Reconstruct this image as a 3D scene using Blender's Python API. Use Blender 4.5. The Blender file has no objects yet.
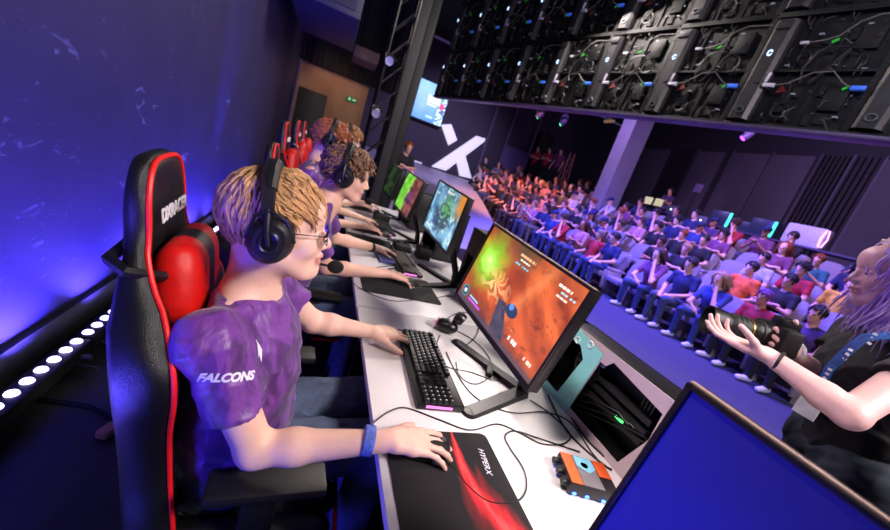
import bpy, bmesh, math, random
import numpy as np
from mathutils import Vector, Matrix
PI = math.pi
random.seed(7)
SC = bpy.context.scene
COL = SC.collection
# ------------------------------------------------------------------ camera
def cam_basis(yaw, pitch, roll):
    cy, sy, cp, sp = math.cos(yaw), math.sin(yaw), math.cos(pitch), math.sin(pitch)
    F = Vector((sy*cp, cy*cp, -sp)); R = Vector((cy, -sy, 0)); U = R.cross(F)
    cr, sr = math.cos(roll), math.sin(roll)
    return F, cr*R + sr*U, -sr*R + cr*U
cF, cR, cU = cam_basis(math.radians(21.81), math.radians(13.78), math.radians(18.49))
cd = bpy.data.cameras.new('camera'); cam = bpy.data.objects.new('camera', cd); COL.objects.link(cam)
cd.sensor_width = 36.0; cd.lens = 357.7/890*36; cd.clip_start = 0.02; cd.clip_end = 100
cd.dof.use_dof = True; cd.dof.focus_distance = 0.85; cd.dof.aperture_fstop = 3.5
m = Matrix((cR, cU, -cF)).transposed().to_4x4(); m.translation = Vector((0, 0, 1.40)); cam.matrix_world = m
SC.camera = cam
# ------------------------------------------------------------------ world, exposure, lights
SC.view_settings.view_transform = 'Standard'; SC.view_settings.look = 'None'
SC.view_settings.gamma = 1.0; SC.view_settings.use_curve_mapping = False
SC.view_settings.exposure = 0.0
w = bpy.data.worlds.new('world'); SC.world = w; w.use_nodes = True
w.node_tree.nodes['Background'].inputs[0].default_value = (0.10, 0.07, 0.22, 1)
w.node_tree.nodes['Background'].inputs[1].default_value = 0.32
def lamp(name, kind, loc, target, energy, color, size=0.5, spot=None, blend=0.5, sy=None):
    ld = bpy.data.lights.new(name, kind); ld.energy = energy; ld.color = color
    if kind == 'AREA':
        ld.size = size
        if sy: ld.shape = 'RECTANGLE'; ld.size_y = sy
    else: ld.shadow_soft_size = size
    if kind == 'SPOT': ld.spot_size = math.radians(spot); ld.spot_blend = blend
    o = bpy.data.objects.new(name, ld); COL.objects.link(o); o.location = loc
    d = Vector(target) - Vector(loc); o.rotation_euler = d.to_track_quat('-Z', 'Y').to_euler()
    return o
# white stage front light on players and desks (from the rig above the audience side)
lamp('stage_key_light', 'AREA', (2.6, -1.6, 3.9), (0.4, 1.4, 0.8), 265, (1.0, 0.90, 0.84), 0.9)
lamp('stage_wash_light', 'AREA', (2.9, 5.0, 4.6), (0.3, 3.4, 0.8), 210, (1.0, 0.88, 0.82), 1.0)
lamp('house_purple_light', 'AREA', (3.4, -2.0, 3.2), (2.0, 1.2, 1.1), 45, (0.72, 0.5, 1.0), 0.8)
lamp('added_case_spot', 'SPOT', (-0.75, 0.5, 3.4), (1.0, 0.68, 0.85), 420, (1.0, 0.84, 0.82), 0.15, 27, 0.6)  # added spot without a visible source, brightens the beige case panel
lamp('floor_blue_light', 'SPOT', (4.2, 4.5, 5.6), (5.4, 3.2, 0.0), 3700, (0.07, 0.05, 1.0), 0.3, 84, 0.6)
lamp('audience_blue_light', 'SPOT', (3.5, 8.0, 5.5), (6.8, 7.0, 0.5), 7000, (0.14, 0.12, 1.0), 0.3, 95, 0.9)
lamp('audience_violet_light', 'AREA', (6.0, 4.5, 6.0), (8.0, 5.0, 0.8), 520, (0.62, 0.36, 1.0), 2.0)
lamp('audience_warm_light', 'SPOT', (4.8, 10.5, 5.8), (6.9, 12.6, 0.8), 3000, (1.0, 0.38, 0.36), 0.3, 62, 0.8)
lamp('far_stage_light', 'SPOT', (4.5, 11.0, 5.5), (4.6, 17.0, 1.8), 1500, (0.62, 0.5, 1.0), 0.3, 75, 0.8)
lamp('pillar_violet_light', 'SPOT', (5.6, 11.5, 5.9), (9.0, 10.6, 3.6), 900, (0.55, 0.35, 1.0), 0.2, 60, 0.8)
lamp('chair_blue_light', 'AREA', (-0.80, 0.1, 0.5), (-0.25, 0.8, 0.85), 9, (0.05, 0.06, 1.0), 0.3)
lamp('added_face_spot', 'SPOT', (0.2, 3.0, 3.6), (1.75, 0.68, 1.5), 190, (0.86, 0.62, 1.0), 0.1, 16, 0.7)  # added spot from an unseen source, lifts the photographer's face and hair
lamp('back_wall_light', 'AREA', (10.2, 6.5, 6.4), (14.4, 6.5, 3.4), 190, (0.60, 0.45, 1.0), 2.5)
lamp('rig_back_light', 'AREA', (0.6, 1.2, 4.9), (3.6, 3.4, 3.9), 30, (0.8, 0.8, 1.0), 1.0)

# ------------------------------------------------------------------ materials
def lin(c):
    return tuple(((x/12.92) if x <= 0.04045 else ((x+0.055)/1.055)**2.4) for x in c)
MATS = {}
def mat(name, rgb, rough=0.6, metal=0.0, var=0.12, scale=20.0, bump=0.0, emit=0.0, spec=0.5, coat=0.0, alpha=None, bscale=None, sheen=0.0, stretch=(1, 1, 1)):
    """rgb is sRGB 0..1; the colour is varied by object-space noise"""
    if name in MATS: return MATS[name]
    m = bpy.data.materials.new(name); m.use_nodes = True; nt = m.node_tree; N = nt.nodes; L = nt.links
    b = N['Principled BSDF']; c = lin(rgb)
    b.inputs['Roughness'].default_value = rough; b.inputs['Metallic'].default_value = metal
    b.inputs['Specular IOR Level'].default_value = spec
    if coat: b.inputs['Coat Weight'].default_value = coat
    if sheen: b.inputs['Sheen Weight'].default_value = sheen
    tc = N.new('ShaderNodeTexCoord'); mp = N.new('ShaderNodeMapping'); mp.inputs['Scale'].default_value = stretch
    L.new(tc.outputs['Object'], mp.inputs[0])
    nz = N.new('ShaderNodeTexNoise'); nz.inputs['Scale'].default_value = scale; nz.inputs['Detail'].default_value = 3
    L.new(mp.outputs[0], nz.inputs['Vector'])
    r = N.new('ShaderNodeValToRGB'); r.color_ramp.elements[0].position = 0.3; r.color_ramp.elements[1].position = 0.7
    r.color_ramp.elements[0].color = tuple(x*(1-var) for x in c)+(1,); r.color_ramp.elements[1].color = tuple(min(1, x*(1+var)) for x in c)+(1,)
    L.new(nz.outputs[0], r.inputs[0]); L.new(r.outputs[0], b.inputs['Base Color'])
    if emit:
        L.new(r.outputs[0], b.inputs['Emission Color']); b.inputs['Emission Strength'].default_value = emit
    if bump:
        n2 = N.new('ShaderNodeTexNoise'); n2.inputs['Scale'].default_value = bscale or scale*4; L.new(mp.outputs[0], n2.inputs['Vector'])
        bp = N.new('ShaderNodeBump'); bp.inputs['Strength'].default_value = bump; bp.inputs['Distance'].default_value = 0.01
        L.new(n2.outputs[0], bp.inputs['Height']); L.new(bp.outputs[0], b.inputs['Normal'])
    if alpha is not None: b.inputs['Alpha'].default_value = alpha
    MATS[name] = m; return m
def skin(name, rgb):
    m = mat(name, rgb, 0.5, 0, 0.08, 14, bump=0.05, bscale=260)
    b = m.node_tree.nodes['Principled BSDF']
    b.inputs['Subsurface Weight'].default_value = 0.12; b.inputs['Subsurface Radius'].default_value = (0.02, 0.008, 0.005); b.inputs['Subsurface Scale'].default_value = 0.5
    return m
def attr_screen(name, strength):
    """a display: its picture is a colour attribute that gives off light"""
    m = bpy.data.materials.new(name); m.use_nodes = True; nt = m.node_tree; b = nt.nodes['Principled BSDF']
    a = nt.nodes.new('ShaderNodeAttribute'); a.attribute_name = 'picture'
    b.inputs['Base Color'].default_value = (0.01, 0.01, 0.012, 1); b.inputs['Roughness'].default_value = 0.35
    nt.links.new(a.outputs['Color'], b.inputs['Emission Color']); b.inputs['Emission Strength'].default_value = strength
    return m
# ------------------------------------------------------------------ object helpers
def link(o, parent=None):
    COL.objects.link(o)
    if parent: o.parent = parent
    return o
def tag(o, label=None, cat=None, group=None, kind=None):
    if label: o['label'] = label
    if cat: o['category'] = cat
    if group: o['group'] = group
    if kind: o['kind'] = kind
    return o
def empty(name, loc, rz=0.0, rot=None):
    o = bpy.data.objects.new(name, None); COL.objects.link(o); o.location = loc
    o.rotation_euler = rot if rot else (0, 0, rz); o.empty_display_size = 0.1
    return o
class MB:
    """collects shapes; build() links them as one mesh object"""
    def __init__(s): s.v = []; s.f = []; s.mi = []; s.cur = 0
    def slot(s, i): s.cur = i; return s
    def add(s, vs, fs, M=None):
        n = len(s.v)
        s.v += [tuple(M @ Vector(v)) if M is not None else tuple(v) for v in vs]
        s.f += [tuple(i+n for i in f) for f in fs]; s.mi += [s.cur]*len(fs); return s
    def box(s, c, d, rot=None, bev=0.0, M=None):
        bm = bmesh.new(); bmesh.ops.create_cube(bm, size=1.0)
        for v in bm.verts: v.co = Vector((v.co.x*d[0], v.co.y*d[1], v.co.z*d[2]))
        if bev > 0: bmesh.ops.bevel(bm, geom=bm.edges[:], offset=min(bev, min(d)*0.45), segments=2, affect='EDGES', profile=0.6)
        T = Matrix.Translation(Vector(c))
        if rot is not None: T = T @ (rot.to_4x4() if isinstance(rot, Matrix) else Matrix(((1,0,0,0),(0,1,0,0),(0,0,1,0),(0,0,0,1))) @ _eul(rot))
        if M is not None: T = M @ T
        bm.verts.index_update(); s.add([v.co.copy() for v in bm.verts], [[v.index for v in f.verts] for f in bm.faces], T); bm.free(); return s
    def tube(s, pts, r, n=8, cap=True, M=None, closed=False):
        pts = [Vector(p) for p in pts]; k = len(pts)
        rs = list(r) if hasattr(r, '__len__') else [r]*k
        vs = []; fs = []; up = None
        for i, p in enumerate(pts):
            if closed: t = pts[(i+1) % k] - pts[i-1]
            else: t = (pts[min(i+1, k-1)] - pts[max(i-1, 0)])
            t = t.normalized() if t.length > 1e-9 else Vector((0, 0, 1))
            if up is None:
                up = Vector((0, 0, 1)) if abs(t.z) < 0.9 else Vector((1, 0, 0))
            a = t.cross(up); a = a.normalized() if a.length > 1e-6 else t.orthogonal().normalized()
            b = a.cross(t).normalized(); up = b
            for j in range(n):
                th = 2*PI*j/n; vs.append(p + a*math.cos(th)*rs[i] + b*math.sin(th)*rs[i])
        for i in range(k-1 if not closed else k):
            for j in range(n):
                i2 = (i+1) % k
                fs.append((i*n+j, i*n+(j+1) % n, i2*n+(j+1) % n, i2*n+j))
        if cap and not closed:
            fs.append(tuple(reversed(range(n)))); fs.append(tuple((k-1)*n+j for j in range(n)))
        return s.add(vs, fs, M)
    def lathe(s, prof, c=(0, 0, 0), n=24, rot=None, M=None):
        """prof: list of (r, z) turned about the local z axis"""
        vs = []; fs = []
        for r, z in prof:
            for j in range(n): vs.append((r*math.cos(2*PI*j/n), r*math.sin(2*PI*j/n), z))
        k = len(prof)
        for i in range(k-1):
            for j in range(n): fs.append((i*n+j, i*n+(j+1) % n, (i+1)*n+(j+1) % n, (i+1)*n+j))
        if prof[0][0] > 1e-6: fs.append(tuple(reversed(range(n))))
        if prof[-1][0] > 1e-6: fs.append(tuple((k-1)*n+j for j in range(n)))
        T = Matrix.Translation(Vector(c))
        if rot is not None: T = T @ (rot.to_4x4() if isinstance(rot, Matrix) else _eul(rot))
        if M is not None: T = M @ T
        return s.add(vs, fs, T)
    def ell(s, c, r, rot=None, n=16, M=None):
        prof = [(max(1e-7, math.sin(PI*i/(n//2))), -math.cos(PI*i/(n//2))) for i in range(n//2+1)]
        T = Matrix.Translation(Vector(c))
        if rot is not None: T = T @ (rot.to_4x4() if isinstance(rot, Matrix) else _eul(rot))
        T = T @ Matrix.Diagonal((r[0], r[1], r[2], 1))
        if M is not None: T = M @ T
        return s.lathe(prof, n=n, M=T)
    def prism(s, poly, d, M=None):
        """poly in local xy, extruded along z by d, centred"""
        n = len(poly); vs = [(x, y, -d/2) for x, y in poly] + [(x, y, d/2) for x, y in poly]
        fs = [tuple(reversed(range(n))), tuple(range(n, 2*n))] + [(i, (i+1) % n, n+(i+1) % n, n+i) for i in range(n)]
        return s.add(vs, fs, M)
    def mesh(s, name, smooth=True, ang=40):
        me = bpy.data.meshes.new(name); me.from_pydata(s.v, [], s.f); me.update()
        me.polygons.foreach_set('material_index', s.mi)
        if smooth:
            me.polygons.foreach_set('use_smooth', [True]*len(me.polygons))
            try: me.set_sharp_from_angle(angle=math.radians(ang))
            except Exception: pass
        return me
    def build(s, name, mats, parent=None, smooth=True, loc=None, ang=40):
        me = s.mesh(name, smooth, ang)
        for mm in (mats if isinstance(mats, (list, tuple)) else [mats]): me.materials.append(mm)
        o = bpy.data.objects.new(name, me); link(o, parent)
        if loc: o.location = loc
        return o
def _eul(e):
    from mathutils import Euler
    return Euler(e).to_matrix().to_4x4()
def struct(o): o['kind'] = 'structure'; return o
def frame_M(o, x, z=None, y=None):
    """matrix at o with local x along x, and local z near z"""
    x = Vector(x).normalized(); z = Vector(z) if z is not None else Vector((0, 0, 1))
    y = z.cross(x).normalized(); z = x.cross(y).normalized()
    M = Matrix((x, y, z)).transposed().to_4x4(); M.translation = Vector(o); return M
def holes_mesh(name, outer, holes, thick, bevel=0.0):
    """flat plate with holes (local xy, thickness along z)"""
    cu = bpy.data.curves.new(name, 'CURVE'); cu.dimensions = '2D'; cu.fill_mode = 'BOTH'; cu.extrude = thick/2; cu.bevel_depth = bevel
    for poly in [outer]+list(holes):
        sp = cu.splines.new('POLY'); sp.points.add(len(poly)-1)
        for i, (x, y) in enumerate(poly): sp.points[i].co = (x, y, 0, 1)
        sp.use_cyclic_u = True
    o = bpy.data.objects.new(name, cu); COL.objects.link(o)
    dg = bpy.context.evaluated_depsgraph_get(); me = bpy.data.meshes.new_from_object(o.evaluated_get(dg))
    bpy.data.objects.remove(o); bpy.data.curves.remove(cu); me.name = name; return me
def text_mesh(txt, size, thick=0.0006, shear=0.0, bold=0.0, align='CENTER'):
    cu = bpy.data.curves.new('lettering', 'FONT'); cu.body = txt; cu.size = size; cu.extrude = thick; cu.shear = shear; cu.offset = bold
    cu.align_x = align; cu.align_y = 'CENTER'
    o = bpy.data.objects.new('lettering', cu); COL.objects.link(o)
    dg = bpy.context.evaluated_depsgraph_get(); me = bpy.data.meshes.new_from_object(o.evaluated_get(dg))
    bpy.data.objects.remove(o); bpy.data.curves.remove(cu); return me
def place_mesh(name, me, M, mt, parent=None):
    me.transform(M); me.materials.clear(); me.materials.append(mt)
    o = bpy.data.objects.new(name, me); return link(o, parent)
def copy_tree(o, parent=None):
    c = o.copy(); COL.objects.link(c); c.parent = parent
    for ch in list(o.children): copy_tree(ch, c)
    return c
# ------------------------------------------------------------------ implicit bodies: smooth unions of limbs, meshed by surface nets
def _v(a): return np.array(a, np.float32)
class Sdf:
    def __init__(s): s.p = []
    def cap(s, a, b, ra, rb=None, k=0.02, g=0):
        s.p.append(('c', _v(a), _v(b), ra, ra if rb is None else rb, k, g)); return s
    def ell(s, c, r, k=0.02, R=None, g=0):
        s.p.append(('e', _v(c), _v(r), None if R is None else np.array(R, np.float32), None, k, g)); return s
    def sub(s, c, r, k=0.01):
        s.p.append(('s', _v(c), _v(r), None, None, k, 0)); return s
    def cut(s, pt, nrm):
        """drop everything on the side nrm points to"""
        n = _v(nrm); s.p.append(('p', _v(pt), n/np.linalg.norm(n), None, None, 0, 0)); return s
    def xf(s, M):
        """transform by a rigid matrix"""
        M = np.array(M, np.float32); R = M[:3, :3]; T = M[:3, 3]; o = Sdf()
        for q in s.p:
            if q[0] == 'c': o.p.append(('c', R@q[1]+T, R@q[2]+T)+q[3:])
            elif q[0] == 'p': o.p.append(('p', R@q[1]+T, R@q[2])+q[3:])
            else:
                Q = R if q[3] is None else R@q[3]
                o.p.append((q[0], R@q[1]+T, q[2], Q)+q[4:])
        return o
    def join(s, o): s.p += o.p; return s
    def d1(s, q, P):
        if q[0] == 'c':
            a, b, ra, rb = q[1:5]; ab = b-a; L = float(ab@ab)+1e-12
            t = np.clip(((P-a)@ab)/L, 0, 1); return np.linalg.norm(P-a-t[:, None]*ab, axis=1)-(ra+(rb-ra)*t)
        X = P-q[1]
        if q[0] == 'p': return X@q[2]
        if q[3] is not None: X = X@q[3]
        k0 = np.linalg.norm(X/q[2], axis=1); k1 = np.linalg.norm(X/(q[2]**2), axis=1)
        return k0*(k0-1)/np.maximum(k1, 1e-6)
    def ev(s, P):
        d = np.full(len(P), 1e3, np.float32)
        for q in s.p:
            e = s.d1(q, P).astype(np.float32); k = q[5]
            if q[0] == 'p': d = np.maximum(d, e); continue
            if q[0] == 's':
                h = np.clip(0.5-0.5*(d+e)/k, 0, 1); d = d*(1-h)-e*h+k*h*(1-h); continue
            if k <= 0: d = np.minimum(d, e); continue
            h = np.clip(0.5+0.5*(e-d)/k, 0, 1); d = e*(1-h)+d*h-k*h*(1-h)
        return d
    def group(s, P):
        best = np.full(len(P), 1e3); g = np.zeros(len(P), int)
        for q in s.p:
            if q[0] in 'sp': continue
            e = s.d1(q, P); mk = e < best; best[mk] = e[mk]; g[mk] = q[6]
        return g
    def bounds(s):
        lo = np.full(3, 1e9); hi = -lo
        for q in s.p:
            if q[0] == 'c':
                r = max(q[3], q[4])
                for a in q[1:3]: lo = np.minimum(lo, a-r); hi = np.maximum(hi, a+r)
            elif q[0] == 'e': r = q[2].max(); lo = np.minimum(lo, q[1]-r); hi = np.maximum(hi, q[1]+r)
        return lo-0.03, hi+0.03
def sdf_mesh(S, h, disp=None, relax=1):
    lo, hi = S.bounds(); B = 8
    nb = np.ceil((hi-lo)/(h*B)).astype(int); n = nb*B+1
    V = np.full(n, 1.0, np.float32)
    f = (lambda P: S.ev(P)+disp(P)) if disp else S.ev
    bi = np.stack(np.meshgrid(*[np.arange(k) for k in nb], indexing='ij'), -1).reshape(-1, 3)
    cen = (lo+(bi+0.5)*B*h).astype(np.float32); dc = f(cen)
    act = bi[np.abs(dc) < B*h*1.9+0.01]; ins = bi[dc <= -(B*h*1.9+0.01)]
    for b in ins: V[b[0]*B:b[0]*B+B+1, b[1]*B:b[1]*B+B+1, b[2]*B:b[2]*B+B+1] = -1
    loc = np.stack(np.meshgrid(*[np.arange(B+1)]*3, indexing='ij'), -1).reshape(-1, 3)
    CH = 260
    for i in range(0, len(act), CH):
        idx = (act[i:i+CH, None, :]*B+loc[None]).reshape(-1, 3)
        V[idx[:, 0], idx[:, 1], idx[:, 2]] = f((lo+idx*h).astype(np.float32))
    S0 = V < 0
    # cells with a sign change
    c = np.zeros([k-1 for k in n], np.int8)
    offs = [(a, b, d) for a in (0, 1) for b in (0, 1) for d in (0, 1)]
    for a, b, d in offs: c += S0[a:n[0]-1+a, b:n[1]-1+b, d:n[2]-1+d]
    cells = np.argwhere((c > 0) & (c < 8)); idx = -np.ones(c.shape, np.int32); idx[tuple(cells.T)] = np.arange(len(cells))
    acc = np.zeros((len(cells), 3)); cnt = np.zeros(len(cells))
    for p in offs:
        for ax in range(3):
            if p[ax]: continue
            q = list(p); q[ax] = 1
            A = cells+np.array(p); Bc = cells+np.array(q)
            va = V[tuple(A.T)]; vb = V[tuple(Bc.T)]; mk = (va < 0) != (vb < 0)
            t = va[mk]/(va[mk]-vb[mk]); pt = A[mk].astype(float); pt[:, ax] += t
            acc[mk] += pt; cnt[mk] += 1
    vt = lo+acc/cnt[:, None]*h
    fs = []
    for ax in range(3):
        u, w_ = [(1, 2), (2, 0), (0, 1)][ax]
        sl = [slice(None)]*3; s2 = [slice(None)]*3; sl[ax] = slice(0, -1); s2[ax] = slice(1, None)
        e = np.argwhere(S0[tuple(sl)] != S0[tuple(s2)])
        e = e[(e[:, u] > 0) & (e[:, w_] > 0) & (e[:, u] < n[u]-1) & (e[:, w_] < n[w_]-1)]
        q = []
        for du, dw in ((-1, -1), (0, -1), (0, 0), (-1, 0)):
            cc = e.copy(); cc[:, u] += du; cc[:, w_] += dw; q.append(idx[tuple(cc.T)])
        q = np.stack(q, 1); fl = ~S0[tuple(e.T)]; q[fl] = q[fl][:, ::-1]; fs.append(q[(q >= 0).all(1)])
    F = np.concatenate(fs)
    for _ in range(relax):
        a = np.zeros_like(vt); k = np.zeros(len(vt))
        for i in range(4):
            j = (i+1) % 4
            np.add.at(a, F[:, i], vt[F[:, j]]); np.add.at(k, F[:, i], 1)
            np.add.at(a, F[:, j], vt[F[:, i]]); np.add.at(k, F[:, j], 1)
        vt = vt*0.5+0.5*a/np.maximum(k, 1)[:, None]
    return vt, F
def np_obj(name, vt, F, mats, parent=None, mi=None, extra=None):
    me = bpy.data.meshes.new(name); vl = vt.tolist(); fl = F.tolist()
    mi = list(mi) if mi is not None else [0]*len(fl)
    if extra is not None:
        n = len(vl); vl += [tuple(v) for v in extra.v]; fl += [[i+n for i in f] for f in extra.f]; mi += extra.mi
    me.from_pydata(vl, [], fl); me.polygons.foreach_set('use_smooth', [True]*len(fl)); me.polygons.foreach_set('material_index', [int(x) for x in mi])
    for mm in (mats if isinstance(mats, (list, tuple)) else [mats]): me.materials.append(mm)
    me.update(); o = bpy.data.objects.new(name, me); return link(o, parent)
# ------------------------------------------------------------------ people: shared anatomy (head: x forward, y left, z up)
def head_sdf(k=1.0, nose=1.0, fem=False):
    S = Sdf()
    S.ell((-.018, 0, .036), (.099, .077, .088), 0)
    S.ell((.028, 0, -.022), (.062, .060, .085), .03)
    for y in (-1, 1):
        S.cap((-.005, y*.052, -.055), (.055, y*.022, -.098), .020, .018, .03)
        S.ell((.056, y*.036, -.028), (.026, .022, .026), .02)
        S.cap((.074, y*.016, .022), (.066, y*.048, .019), .011, .009, .014)
    S.ell((.072, 0, -.100), (.020, .022, .018), .02)
    S.cap((.074, 0, -.045), (.078, 0, -.082), .017, .013, .02)
    S.ell((.068, 0, .05), (.028, .05, .035), .03)
    for y in (-1, 1): S.sub((.100, y*.031, -.001), (.017, .019, .013), .012)
    S.cap((.086, 0, .012), (.106*nose, 0, -.024), .0075, .0105, .010)
    S.ell((.104*nose, 0, -.029), (.013, .011, .010), .006)
    for y in (-1, 1): S.ell((.094, y*.0125, -.033), (.011, .008, .008), .005)
    S.cap((.0905, -.017, -.057), (.0905, .017, -.057), .0062, .0062, .006)
    S.cap((.0965, -.006, -.0565), (.0965, .006, -.0565), .0055, .0055, .006)
    S.cap((.0895, -.015, -.0705), (.0895, .015, -.0705), .0072, .0072, .006)
    S.sub((.100, 0, -.0637), (.012, .021, .0022), .003)
    for y in (-1, 1):
        S.ell((-.004, y*.079, -.008), (.017, .007, .031), .008, R=np.array(Matrix.Rotation(y*-.35, 3, 'Z')@Matrix.Rotation(.2, 3, 'Y')))
        S.sub((.004, y*.087, -.006), (.009, .005, .018), .004)
        S.cap((.0835, y*.019, .003), (.0800, y*.044, .001), .0045, .0045, .004)      # upper lid
        S.cap((.0825, y*.019, -.0075), (.0790, y*.043, -.0085), .0038, .0038, .004)   # lower lid
    if k != 1.0:
        o = Sdf()
        for q in S.p:
            q = list(q)
            if q[0] == 'c': q[1] = q[1]*k; q[2] = q[2]*k; q[3] *= k; q[4] *= k
            else: q[1] = q[1]*k; q[2] = q[2]*k
            q[5] *= k; o.p.append(tuple(q))
        S = o
    return S
def eyes_mb(M, k=1.0):
    e = MB()
    for y in (-1, 1):
        c = Vector((.0745*k, y*.031*k, -.0025*k))
        e.slot(2).ell(c, (.0118*k,)*3, n=14, M=M)
        e.slot(3).ell(c+Vector((.0062*k, 0, -.001*k)), (.0066*k, .0064*k, .0064*k), n=12, M=M)
        e.slot(4).tube([M@(Vector((.090, y*.017, .019))*k), M@(Vector((.088, y*.032, .0235))*k), M@(Vector((.077, y*.047, .019))*k)], [.0026*k, .003*k, .0016*k], 6)
    e.slot(0); return e
def hand_sdf(S, W, d, n, t, curls, fan=1.0, k=1.0, thumb=(.62, .70, -.25), g=0, tcurl=.35):
    """W wrist, d direction of the hand, n out of the back of the hand, t towards the thumb; curls: four (a, b, c)"""
    W = Vector(W); d = Vector(d).normalized(); n = (Vector(n)-d*Vector(n).dot(d)).normalized(); tt = n.cross(d)
    t = tt if tt.dot(Vector(t)) > 0 else -tt
    offs = [(.088, .029), (.091, .0095), (.087, -.0105), (.078, -.029)]
    segs = [(.043, .026, .020), (.047, .030, .021), (.043, .028, .021), (.034, .021, .018)]
    rr = [.0086, .0088, .0084, .0074]
    pts = []
    for i, (a, b) in enumerate(offs):
        p = W+(d*a+t*b)*k
        S.cap(W+(d*.012+t*b*.55)*k, p, .0155*k, .0112*k, .012 if i else .02, g)
        pts.append(p)
    S.cap(pts[0]-d*.035*k-t*.004*k, pts[3]-d*.03*k+t*.004*k, .0135*k, .0125*k, .012, g)
    for i, p in enumerate(pts):
        ang = -fan*(.10, .0, -.09, -.2)[i]*-1
        f = (d*math.cos(ang)+t*math.sin(ang)).normalized()
        ax = f.cross(n).normalized(); dirv = f.copy(); r = rr[i]*k
        for j, L in enumerate(segs[i]):
            dirv = Matrix.Rotation(-curls[i][j], 3, ax) @ dirv
            q = p+dirv*L*k; S.cap(p, q, r, r*.93, .006 if j == 0 else .003, g)
            if j < 2: S.ell(q, (r*1.02,)*3, .003, g=g)
            p = q; r *= .92
    b = W+(d*.022+t*.022-n*.004)*k
    v = (d*thumb[0]+t*thumb[1]+n*thumb[2]).normalized(); q = b+v*.042*k
    S.cap(W+d*.01*k+t*.008*k, b, .015*k, .015*k, .012, g); S.cap(b, q, .0150*k, .0115*k, .010, g)
    ax = v.cross(n).normalized()
    for L, r0, r1, a in ((.031, .0108, .0094, tcurl), (.026, .0096, .0082, tcurl)):
        v = (v*math.cos(a)+(d*.9-n*.3).normalized()*math.sin(a)).normalized(); q2 = q+v*L*k; S.cap(q, q2, r0*k, r1*k, .003, g); q = q2
    return S
def arm_sdf(S, sh, el, wr, k=1.0, r=(.046, .036, .036, .0235), g=0):
    sh, el, wr = Vector(sh), Vector(el), Vector(wr)
    S.cap(sh, el, r[0]*k, r[1]*k, .02, g)
    mid = el.lerp(wr, .28); S.cap(el, mid, r[1]*k, r[2]*k, .02, g); S.cap(mid, wr, r[2]*k, r[3]*k, .02, g)
    return S
def fold_disp(amp, seed, dirs):
    rs = np.random.RandomState(seed); W = [(rs.normal(0, 1, 3)*np.array(dirs), rs.uniform(0, 6), rs.uniform(.5, 1)) for _ in range(6)]
    def f(P):
        o = np.zeros(len(P), np.float32); x, y, z = P[:, 0], P[:, 1], P[:, 2]
        for i, (w_, ph, a) in enumerate(W):
            t = P@(w_*(1+i*.3)).astype(np.float32)+ph+1.2*np.sin(7*x+6*z+i)+1.1*np.sin(8*y-5*z+2*i)
            s = np.sin(t); o += a*(1-np.abs(s))**2*(1 if i % 2 else -1)
        return (o*amp/2.2).astype(np.float32)
    return f
def flat_cone(S, a, b, ra, rb, k=.02, g=0):
    """cone with a round start and a flat end at b"""
    S.p.append(('c2', _v(a), _v(b), ra, rb, k, g)); return S
_d1 = Sdf.d1
def _d1x(s, q, P):
    if q[0] == 'c2':
        a, b, ra, rb = q[1:5]; ab = b-a; L2 = float(ab@ab); L = math.sqrt(L2)
        tr = ((P-a)@ab)/L2; t = np.clip(tr, 0, 1.15)
        return np.maximum(np.linalg.norm(P-a-t[:, None]*ab, axis=1)-(ra+(rb-ra)*t), (tr-1)*L)
    return _d1(s, q, P)
Sdf.d1 = _d1x
_bd = Sdf.bounds
def _bounds(s):
    t = Sdf(); t.p = [('c',)+q[1:] if q[0] == 'c2' else q for q in s.p]; return _bd(t)
Sdf.bounds = _bounds
def head_matrix(pos, yaw, pitch, roll):
    M = Matrix.Rotation(yaw, 4, 'Z') @ Matrix.Rotation(pitch, 4, 'Y') @ Matrix.Rotation(roll, 4, 'X'); M.translation = Vector(pos); return M
def scalp_tufts(mb, M, n, flow, length, r=.0042, k=1.0, lift=.006, seed=1, region=None, wave=.0, seg=9, center=(-.018, 0, .036), rad=(.103, .081, .092), droop=.0, lenvar=.35, keep=None):
    """locks of hair: each starts on the scalp and follows flow(p) along it"""
    rs = random.Random(seed); c = Vector(center); R = Vector(rad); made = 0; tries = 0
    while made < n and tries < n*30:
        tries += 1
        u = Vector((rs.gauss(0, 1), rs.gauss(0, 1), rs.gauss(0, 1))).normalized()
        if region and not region(u): continue
        L = length*(1+rs.uniform(-lenvar, lenvar*.6)); p = Vector((c.x+R.x*u.x, c.y+R.y*u.y, c.z+R.z*u.z))
        pts = []; ph = rs.uniform(0, 6); amp = wave*rs.uniform(.5, 1.2); l0 = lift*rs.uniform(.3, 1.4); jit = Vector((rs.gauss(0, .12), rs.gauss(0, .22), rs.gauss(0, .12)))
        for i in range(seg+1):
            t = i/seg
            q = Vector(((p.x-c.x)/R.x, (p.y-c.y)/R.y, (p.z-c.z)/R.z)); ql = q.length; nn = Vector((q.x/R.x, q.y/R.y, q.z/R.z)).normalized()
            if ql < 1.0+l0/R.x*math.sin(PI*min(1, t*1.3+.1)): p = p+nn*((1.0+l0/R.x)-ql)*R.x*.6
            side = nn.cross(Vector((0, 0, 1)) if abs(nn.z) < .8 else Vector((1, 0, 0))).normalized()
            pts.append(M @ ((p+side*amp*math.sin(ph+t*9)+nn*amp*.6*math.cos(ph+t*8))*k))
            f = Vector(flow(p))+jit
            if ql < 1.25: f = f-nn*f.dot(nn)*.9
            f = f.normalized() if f.length > 1e-6 else Vector((0, 0, -1)); p = p+f*(L/seg)+Vector((0, 0, -droop*t*L/seg))
        rr = [r*k*(.55+.75*math.sin(PI*min(1, .15+i/seg*.75)))*(1-.75*(i/seg)**3) for i in range(seg+1)]
        mb.tube(pts, rr, 5); made += 1
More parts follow.
